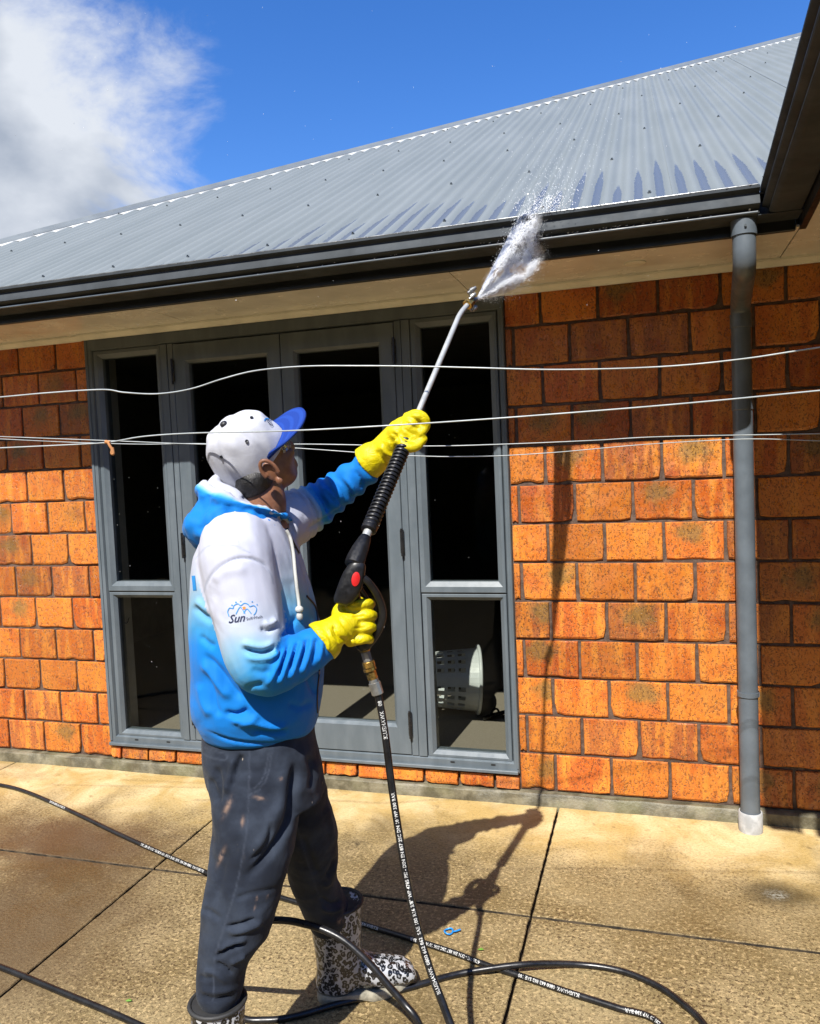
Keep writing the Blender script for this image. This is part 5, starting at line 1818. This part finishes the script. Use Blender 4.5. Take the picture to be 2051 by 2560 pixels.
# brass and steel fittings down to the hose
def fit(p0, p1, r, mat, name, n=12):
    a, b = at(*p0), at(*p1)
    gpar(MB().tube([a, a + (b-a)*.04, a + (b-a)*.96, b], [r*.9, r, r, r*.9], n).build(name, mat, None, smooth=30))
fit((767, 1362, 1.858), (769, 1372, 1.858), .0125, M['brass'], 'fitting', 6)
fit((769, 1372, 1.858), (775, 1392, 1.859), .0120, M['zinc'], 'fitting', 8)
fit((775, 1392, 1.859), (778, 1404, 1.86), .0150, M['brass'], 'collar', 18)
fit((778, 1406, 1.86), (780, 1412, 1.86), .0155, M['brass'], 'collar', 18)
fit((780, 1412, 1.86), (786, 1430, 1.86), .0125, M['brass'], 'fitting', 6)
fit((786, 1430, 1.86), (788, 1436, 1.86), .0120, M['zinc'], 'fitting', 14)
fit((788, 1436, 1.86), (796, 1462, 1.86), .0145, M['zinc'], 'ferrule', 10)
# nozzle turret: brass hub, spindle and a fan of steel tips
hub0, hub1 = at(983, 643, 2.35), at(992, 634, 2.362)
gpar(MB().tube([hub0, hub0+(hub1-hub0)*.1, hub0+(hub1-hub0)*.45, hub0+(hub1-hub0)*.46, hub1], [.013, .0165, .0165, .0145, .0145], 8).build('hub', M['brass'], None, smooth=30))
for (xa, ya, xb, yb, da, db) in ((985, 617, 1002, 605, 2.35, 2.36), (988, 630, 1001, 618, 2.345, 2.352), (995, 634, 1005, 629, 2.36, 2.37), (991, 654, 1004, 645, 2.365, 2.372)):
    a, b = at(xa, ya, da), at(xb, yb, db)
    gpar(MB().tube([a, a+(b-a)*.28, a+(b-a)*.3, a+(b-a)*.7, a+(b-a)*.72, b], [.0045, .0045, .0078, .0078, .006, .005], 10).build('nozzle', M['zinc'], None, smooth=30))
gpar(MB().tube([at(990, 616, 2.352), at(997, 652, 2.366)], .0055, 8).build('spindle', M['zinc'], None, smooth=40))

# ---------------------------------------------------------------- hose
M['hose'] = simple('hose_rubber', (.009, .009, .010), .34, var=.3, nscale=18, bump=.12, bscale=90)
M['hose_print'] = simple('hose_print', (.52, .52, .50), .6, var=.25, nscale=120)
RH = .0092
hose_pts = []
hose_pts += [at(794, 1456, 1.86), at(800, 1480, 1.859), at(811, 1545, 1.855), at(825, 1655, 1.845), at(842, 1765, 1.83), at(861, 1875, 1.81), at(884, 1970, 1.79), at(908, 2048, 1.77), at(932, 2112, 1.75), at(952, 2165, 1.73)]
a = at_z(1000, 2290, RH)
hose_pts += [at(985, 2245, 1.70), at_z(1040, 2420, RH), at_z(1100, 2520, RH), at_z(1060, 2620, RH), at_z(980, 2500, RH)]
i_text0 = 10
hose_pts += [at_z(930, 2290, RH), at(884, 2160, 1.90), at(850, 2112, 1.92), at(818, 2075, 1.935), at(785, 2036, 1.95), at(752, 2003, 1.965), at(718, 1976, 1.98), at(680, 1957, 1.995), at(640, 1945, 2.01), at(600, 1938, 2.02), at(560, 1940, 2.02), at(512, 1962, 2.02), at_z(470, 2080, RH)]
hose_pts += [at_z(505, 2140, RH), at_z(560, 2148, RH), at_z(620, 2140, RH), at_z(720, 2112, RH), at_z(850, 2082, RH), at_z(960, 2052, RH), at_z(1040, 2038, RH+.012), at_z(1100, 2031, RH+.018), at_z(1160, 2029, RH+.010), at_z(1230, 2032, RH), at_z(1310, 2045, RH), at_z(1385, 2076, RH), at_z(1440, 2115, RH), at_z(1485, 2160, RH)]
hose_pts += [at_z(1540, 2260, RH), at_z(1560, 2400, RH), at_z(1500, 2420, RH), at_z(1450, 2260, RH)]
hose_pts += [at_z(1385, 2152, RH), at_z(1300, 2122, RH), at_z(1200, 2090, RH), at_z(1100, 2056, RH), at_z(1030, 2034, RH), at_z(950, 2004, RH), at_z(850, 1972, RH), at_z(760, 1944, RH), at_z(680, 1916, RH), at_z(585, 1888, RH), at_z(500, 1862, RH), at_z(432, 1836, RH), at_z(345, 1799, RH), at_z(250, 1756, RH), at_z(150, 1708, RH), at_z(60, 1669, RH), at_z(0, 1653, RH), at_z(-80, 1645, RH)]
hose_pts += [at_z(-320, 1720, RH), at_z(-420, 1840, RH), at_z(-260, 1960, RH), at_z(-100, 2006, RH), at_z(0, 2036, RH), at_z(130, 2089, RH), at_z(290, 2157, RH), at_z(420, 2230, RH), at_z(560, 2420, RH)]
hp3 = catmull(hose_pts, 9)
hp3 = [np.array([q[0], q[1], max(q[2], RH)]) for q in hp3]
hose = MB().tube(hp3, RH, 12).build('pressure_hose', M['hose'], None, smooth=60)
tag(hose, 'long black rubber hose with white print looped over the patio', 'hose')
HP = np.array(hp3); seg = np.linalg.norm(np.diff(HP, axis=0), axis=1); ARC = np.concatenate([[0], np.cumsum(seg)])
def hose_at(s):
    i = min(max(int(np.searchsorted(ARC, s)) - 1, 0), len(HP)-2)
    q = (s-ARC[i])/(ARC[i+1]-ARC[i]); return HP[i]*(1-q)+HP[i+1]*q, unit(HP[i+1]-HP[i])
def hose_s(x, y, lo=0, hi=None):
    D = proj_d(HP)
    k = np.argmin(np.where((np.arange(len(HP)) >= lo) & (np.arange(len(HP)) < (hi or len(HP))), np.hypot(D[:, 0]-x, D[:, 1]-y), 1e9))
    return ARC[k]
def hose_text(s, start, direction, size, flip=1, tilt=0.0, wear=0.0):
    v, f = text_polys(s, 0, .015)
    pts = []
    for p in v:
        c, t = hose_at(start + direction*p[0]*size)
        t = t*direction
        vw = unit(CAM - c); nrm_ = unit(vw - t*(vw @ t)); sdv = np.cross(nrm_, t)*1.0
        ang = ((p[1]-.35)*size*flip)/RH + tilt
        pts.append(c + (RH+.0005)*(math.cos(ang)*nrm_ + math.sin(ang)*sdv))
    o = MB().add(pts, f).build('hose_lettering', M['hose_print'], None); o.parent = hose
TXT = 'BLUEHAWK  0800 662 862  SAE 100 R16 3/8" WP 4785 PSI - DIN EN 857 2SC DN 10 WP 330 BAR'
n1_ = 9*11
sa = hose_s(925, 2093, 0, n1_); sb = hose_s(833, 1662, 0, n1_)
v, f = text_polys(TXT); wtx = v[:, 0].max()
hose_text(TXT, sa, -1, abs(sa-sb)/wtx)
hose_text('BLUEHAWK', hose_s(813, 1556, 0, n1_), -1, .0125)
hose_text('08', hose_s(801, 1487, 0, n1_), -1, .0125)
k0 = 9*(len(hose_pts)-32)
for (x, y, s) in ((1222, 2098, 'BLUEHAWK  0800 662 862 SAE 100'), (1010, 2028, '4785 PSI - DIN EN 857 2SC DN 10 WP 330 BAR'), (1392, 2154, 'DN 10 WP 330 BAR')):
    hose_text(s, hose_s(x, y, k0), 1, .0125, 1)
hose_text('BLUEHAWK 0800', hose_s(800, 1957, k0), 1, .0125)
hose_text(TXT[:70], hose_s(430, 1834, k0), 1, .0125)
hose_text('BLUEHAWK 0800 662 862', hose_s(135, 1700, k0), 1, .0125)

# ---------------------------------------------------------------- clothesline wires
M['wire'] = simple('wire_plastic', (.36, .39, .39), .3, var=.12, nscale=12)
def wire(pts, r, label):
    P3 = [at(x, y, z_) for x, y, z_ in pts]
    P3 = [P3[0] + (P3[0]-P3[1])*3] + P3 + [P3[-1] + (P3[-1]-P3[-2])*3]
    o = MB().tube(catmull(P3, 8), r, 8).build('clothesline_wire', M['wire'], None, smooth=60)
    return tag(o, label, 'wire', 'clothesline wires strung across the patio')
WD = 1.62
wire([(0, 836, 2.22), (100, 827, 2.20), (215, 820, 2.18), (262, 826, 2.17), (330, 829, 2.16), (400, 819, 2.15), (470, 797, 2.14), (540, 780, 2.13), (640, 771, 2.11), (760, 770, 2.09), (880, 771, 2.07), (1000, 774, 2.04), (1180, 778, 2.0), (1390, 772, 1.95), (1560, 756, 1.90), (1727, 731, 1.86)], .0020, 'topmost clothesline wire, wavy where it passes the doors')
wire([(0, 943, 1.95), (150, 936, 1.92), (228, 931, 1.905), (300, 919, 1.89), (400, 912, 1.85), (600, 907, 1.66), (780, 898, 1.64), (1000, 884, 1.62), (1290, 862, 1.58), (1500, 844, 1.55), (1727, 822, 1.52)], .0016, 'clothesline wire crossing in front of the white cap and raised glove')
wire([(0, 919, 2.45), (240, 928, 2.42), (430, 935, 2.38), (655, 935, 2.34), (890, 939, 2.30), (1060, 935, 2.27), (1250, 927, 2.24), (1400, 919, 2.22), (1727, 913, 2.18)], .0014, 'thin clothesline wire running behind the cap, upper of the pair')
wire([(0, 924, 2.50), (150, 931, 2.47), (300, 935, 2.44), (430, 934, 2.42), (620, 943, 2.38), (840, 958, 2.34), (1000, 961, 2.31), (1160, 953, 2.29), (1340, 937, 2.26), (1500, 927, 2.24), (1600, 924, 2.22), (1727, 928, 2.20)], .0013, 'thin sagging clothesline wire behind the cap, lower of the pair')
M['peg'] = simple('peg_scrap', (.42, .18, .06), .7)
pg = MB().tube(catmull([at(228, 931, 1.902), at(231, 938, 1.90), at(236, 946, 1.90), at(235, 954, 1.90), at(239, 955, 1.90), at(237, 942, 1.90)], 4), .0035, 8)
pg.tube([at(222, 930, 1.905), at(232, 932, 1.903)], .0048, 10)
tag(pg.build('tied_rag', M['peg'], None, smooth=60), 'scrap of orange cloth tied round the clothesline wire', 'rag')

# ---------------------------------------------------------------- behind the glass
M['basket'] = simple('basket_plastic', (.60, .64, .64), .35, var=.06)
fl0 = at_z(1003, 1500, .155)                                   # where the rim touches the carpet
axd = unit(np.array([-.93, -.30, .06])); u_ = unit(np.cross(axd, [0, 0, 1.0])); w_ = np.cross(u_, axd)
if w_[2] < 0: w_ = -w_
vs_, fs = [], []
NS, NL = 40, 22
LB, R0, R1 = .42, .175, .130
rimc = fl0 + w_*(R0+.012)
for j in range(NL+1):
    q = j/NL
    r_ = R0 + (R1-R0)*q
    for k in range(NS):
        a = 2*math.pi*k/NS
        vs_.append(rimc + axd*LB*q + r_*(math.cos(a)*u_ + math.sin(a)*w_))
for j in range(NL):
    for k in range(NS):
        if 4 <= j <= 19 and j % 3 != 0 and k % 2 == 0 and k % 10 != 8: continue
        fs.append((j*NS+k, j*NS+(k+1) % NS, (j+1)*NS+(k+1) % NS, (j+1)*NS+k))
fs.append(tuple(NL*NS+k for k in range(NS)))
bsk = empty('laundry_basket', tuple(map(float, rimc)))
tag(bsk, 'white slotted plastic laundry basket lying on its side behind the glass', 'basket')
def bpar(o): o.parent = bsk; o.location = -Vector(bsk.location); return o
o = bpar(MB().add(vs_, fs).build('basket_body', M['basket'], None)); md = o.modifiers.new('s', 'SOLIDIFY'); md.thickness = .003
rim = [rimc + axd*-.004 + (R0+.008)*(math.cos(2*math.pi*k/40)*u_ + math.sin(2*math.pi*k/40)*w_) for k in range(41)]
bpar(MB().tube(rim, .010, 8, caps=False).build('rim', M['basket'], None, smooth=60))
c0 = at_z(1018, 1514, .165); c1 = at_z(1078, 1500, .165)
tl_ = MB().tube([c0 + E3*.004, c0*.6+c1*.4 + E3*.010, c1 + E3*.012, c1 + (c1-c0)*.6 + E3*.012], [.010, .012, .011, .011], 10)
tl_.tube(catmull([c0*.75+c1*.25 + np.array([0, 0, .014]), c0*.7+c1*.3 + np.array([.0, .03, .03]), c0*.55+c1*.45 + np.array([0, .03, .03]), c0*.45+c1*.55 + np.array([0, 0, .016])], 5), .006, 8)
tag(tl_.build('vacuum_wand', M['black_plastic'], None, smooth=60), 'black vacuum cleaner wand lying on the sunlit carpet', 'vacuum wand')
# cable hanging inside the narrow window
cb = MB().tube(catmull([at_y(236, 1235, .10), at_y(240, 1270, .10), at_y(250, 1300, .10), at_y(266, 1312, .10), at_y(272, 1300, .12)], 5), .0025, 6)
tag(cb.build('cable', M['black_plastic'], None, smooth=60), 'thin black cable hanging inside the narrow window', 'cable')

# ---------------------------------------------------------------- small litter on the patio
M['blue_plastic'] = simple('blue_tie', (.01, .22, .62), .4)
c = at_z(945, 1963, .004)
tie = []
for k in range(12):
    a = 2*math.pi*k/11; tie.append(c + np.array([.014*math.cos(a), .016*math.sin(a), .004 + .002*math.sin(2*a)]))
tie += [c + np.array([.024, .006, .004]), c + np.array([.036, .016, .005])]
tag(MB().tube(tie, .0028, 6).build('plastic_tie', M['blue_plastic'], None, smooth=60), 'curled bright blue plastic tie on the concrete', 'plastic tie')
M['leaf_bit'] = simple('leaf_bit', (.12, .26, .03), .5)
for x, y, lb in ((270, 2108, 'small green leaf beside the black hose near the bottom edge'), (1012, 2000, 'tiny green leaf resting where the hoses cross')):
    c = at_z(x, y, .004)
    m_ = MB().add([c + np.array(q) for q in ((-.010, 0, 0), (0, -.006, .003), (.011, .002, .001), (.002, .007, .004), (0, 0, .006))], [(0, 1, 4), (1, 2, 4), (2, 3, 4), (3, 0, 4)])
    tag(m_.build('leaf', M['leaf_bit'], None), lb, 'leaf')

# ---------------------------------------------------------------- water: jet, splash, drops
def mat_water():
    t = NT('spray_water')
    df = t.node('ShaderNodeBsdfDiffuse'); t.put(df.inputs[0], (.92, .93, .94))
    tl2 = t.node('ShaderNodeBsdfTranslucent'); t.put(tl2.inputs[0], (.92, .93, .94))
    a = t.node('ShaderNodeMixShader'); t.put(a.inputs[0], .4); t.l.new(df.outputs[0], a.inputs[1]); t.l.new(tl2.outputs[0], a.inputs[2])
    t.l.new(a.outputs[0], t.out.inputs['Surface'])
    return t.m
M['water'] = mat_water()
M['drop'] = simple('water_drop', (.85, .87, .9), .1)
wr_ = random.Random(11)
OCT = [(1, 0, 0), (-1, 0, 0), (0, 1, 0), (0, -1, 0), (0, 0, 1), (0, 0, -1)]
OF = [(0, 2, 4), (2, 1, 4), (1, 3, 4), (3, 0, 4), (2, 0, 5), (1, 2, 5), (3, 1, 5), (0, 3, 5)]
def drop(mb, c, d_, l, r_):
    d_ = unit(d_); a_ = unit(np.cross(d_, [0.3, .2, 1])); b_ = np.cross(d_, a_)
    mb.add([c + d_*l*x + a_*r_*y + b_*r_*z for x, y, z in OCT], OF)
noz = at(1003, 630, 2.37)
# where the fan lands: along the gutter face, fascia and soffit
GFY = FAY - .019 - .11
land = [at_y(1096, 452, GFY), at_y(1135, 446, GFY), at_y(1150, 478, FAY-.02), at_y(1146, 520, FAY-.02), at_y(1134, 560, FAY-.17), at_y(1102, 592, FAY-.22), at_y(1066, 608, FAY-.30)]
LND = np.array(catmull(land, 12))
jet = MB()
for i in range(60000):
    q = wr_.random()**.75
    k = wr_.random()**.8
    if i % 5 == 0: q = min(1, q*1.02)
    j = k*(len(LND)-1); j0 = int(j); tgt = LND[j0]*(1-(j-j0)) + LND[min(j0+1, len(LND)-1)]*(j-j0)
    lum = mnoise.noise(Vector((k*9, q*7, .5))) + .8*mnoise.noise(Vector((k*24, q*17, 3.5)))
    mist = (i % 6 == 0)
    if not mist and lum < -.22 + .30*wr_.random(): continue
    sp = (.001 + .004*q) if not mist else (.002 + .020*q)
    c = noz + (tgt-noz)*q*(1 if k < .55 else .92) + np.array([wr_.gauss(0, 1), wr_.gauss(0, 1), wr_.gauss(0, 1)])*sp
    drop(jet, c, tgt-noz + np.array([wr_.gauss(0, .1) for _ in range(3)]), wr_.uniform(.002, .006)*(.6+q) if not mist else wr_.uniform(.0006, .0016), wr_.uniform(.00035, .0009))
jo_ = jet.build('water_spray', M['water'], None)
tag(jo_, 'white fan of water jetting from the lance onto the gutter', kind='stuff')
# fine mist round the jet: a closed wedge of even-lit vapour
def mat_mist():
    t = NT('spray_mist')
    t.n.remove(t.bsdf)
    v = t.node('ShaderNodeVolumePrincipled'); t.put(v.inputs['Color'], (.97, .98, 1.0)); t.put(v.inputs['Anisotropy'], -.1)
    c = t.coord('Position')
    t.put(v.inputs['Density'], t.math('MULTIPLY', t.ramp(t.noise(c, 34, 3, .6), .38, .66), 15.0))
    t.l.new(v.outputs[0], t.out.inputs['Volume'])
    return t.m
mist = MB()
nl = len(LND)
vs_ = []
wd = unit(np.cross(LND[0]-noz, LND[-1]-noz))
for q, th in ((.02, .002), (.35, .007), (.7, .013), (1.0, .018)):
    for s in (-1, 1):
        for k in range(0, nl, 3):
            tgt = LND[k]
            vs_.append(noz + (tgt-noz)*q*(.985 if q == 1 else 1) + wd*th*s*(1 if 0 < k < nl-3 else .3))
kk = len(range(0, nl, 3))
fs = []
for i in range(3):
    for s in range(2):
        for k in range(kk-1):
            a_ = (i*2+s)*kk + k; b_ = ((i+1)*2+s)*kk + k
            fs.append((a_, a_+1, b_+1, b_))
    for k in (0, kk-1):
        a_, b_ = (i*2)*kk+k, (i*2+1)*kk+k; c_, d_ = ((i+1)*2)*kk+k, ((i+1)*2+1)*kk+k
        fs.append((a_, b_, d_, c_))
for i in (0, 3):
    for k in range(kk-1):
        fs.append(((i*2)*kk+k, (i*2)*kk+k+1, (i*2+1)*kk+k+1, (i*2+1)*kk+k))
mo = mist.add(vs_, fs).build('water_mist', mat_mist(), None)
tag(mo, 'pale mist hanging round the water jet below the gutter', kind='stuff')
spl = MB()
hit = at_y(1140, 440, FAY-.13)
for i in range(2000):
    m_ = wr_.random()
    if m_ < .30:      # sheet of splash thrown up over the roof
        s = wr_.random()**1.6
        c = hit + np.array([wr_.gauss(.01, .05)*(1+2.2*s), .02 + .75*s + wr_.gauss(0, .03), .03 + .62*s*wr_.uniform(.55, 1.1)])
        drop(spl, c, (wr_.gauss(0, .4), .6, 1), wr_.uniform(.001, .003), wr_.uniform(.0005, .0012)*(1.2-.5*s))
    elif m_ < .50:    # crown right at the gutter lip
        c = hit + np.array([wr_.gauss(.015, .045), wr_.gauss(-.01, .02), abs(wr_.gauss(0, .030)) - .012])
        drop(spl, c, (wr_.gauss(0, 1), wr_.gauss(0, 1), 1), wr_.uniform(.0015, .005), wr_.uniform(.0007, .0018))
    elif m_ < .955:   # beads along the gutter lip and bead
        x = hit[0] + wr_.choice((-1, 1))*abs(wr_.gauss(0, .42)); x = min(x, .77)
        if wr_.random() < .6: c = np.array([x, FAY-.019-.119+wr_.gauss(0, .002), 2.4055])
        else: c = np.array([x, FAY-.019-.097, wr_.uniform(2.325, 2.385)])
        drop(spl, c, (1, 0, .2), wr_.uniform(.001, .005), wr_.uniform(.0007, .0018))
    else:            # stray drops in the air
        c = at(wr_.uniform(0, 1650), wr_.uniform(10, 700), wr_.uniform(1.8, 3.4))
        drop(spl, c, (wr_.gauss(0, 1), wr_.gauss(0, 1), 1), wr_.uniform(.0008, .002), wr_.uniform(.0005, .0011))
so_ = spl.build('water_drops', M['drop'], None)
tag(so_, 'scattered bright water drops splashing over gutter, roof and air', kind='stuff')
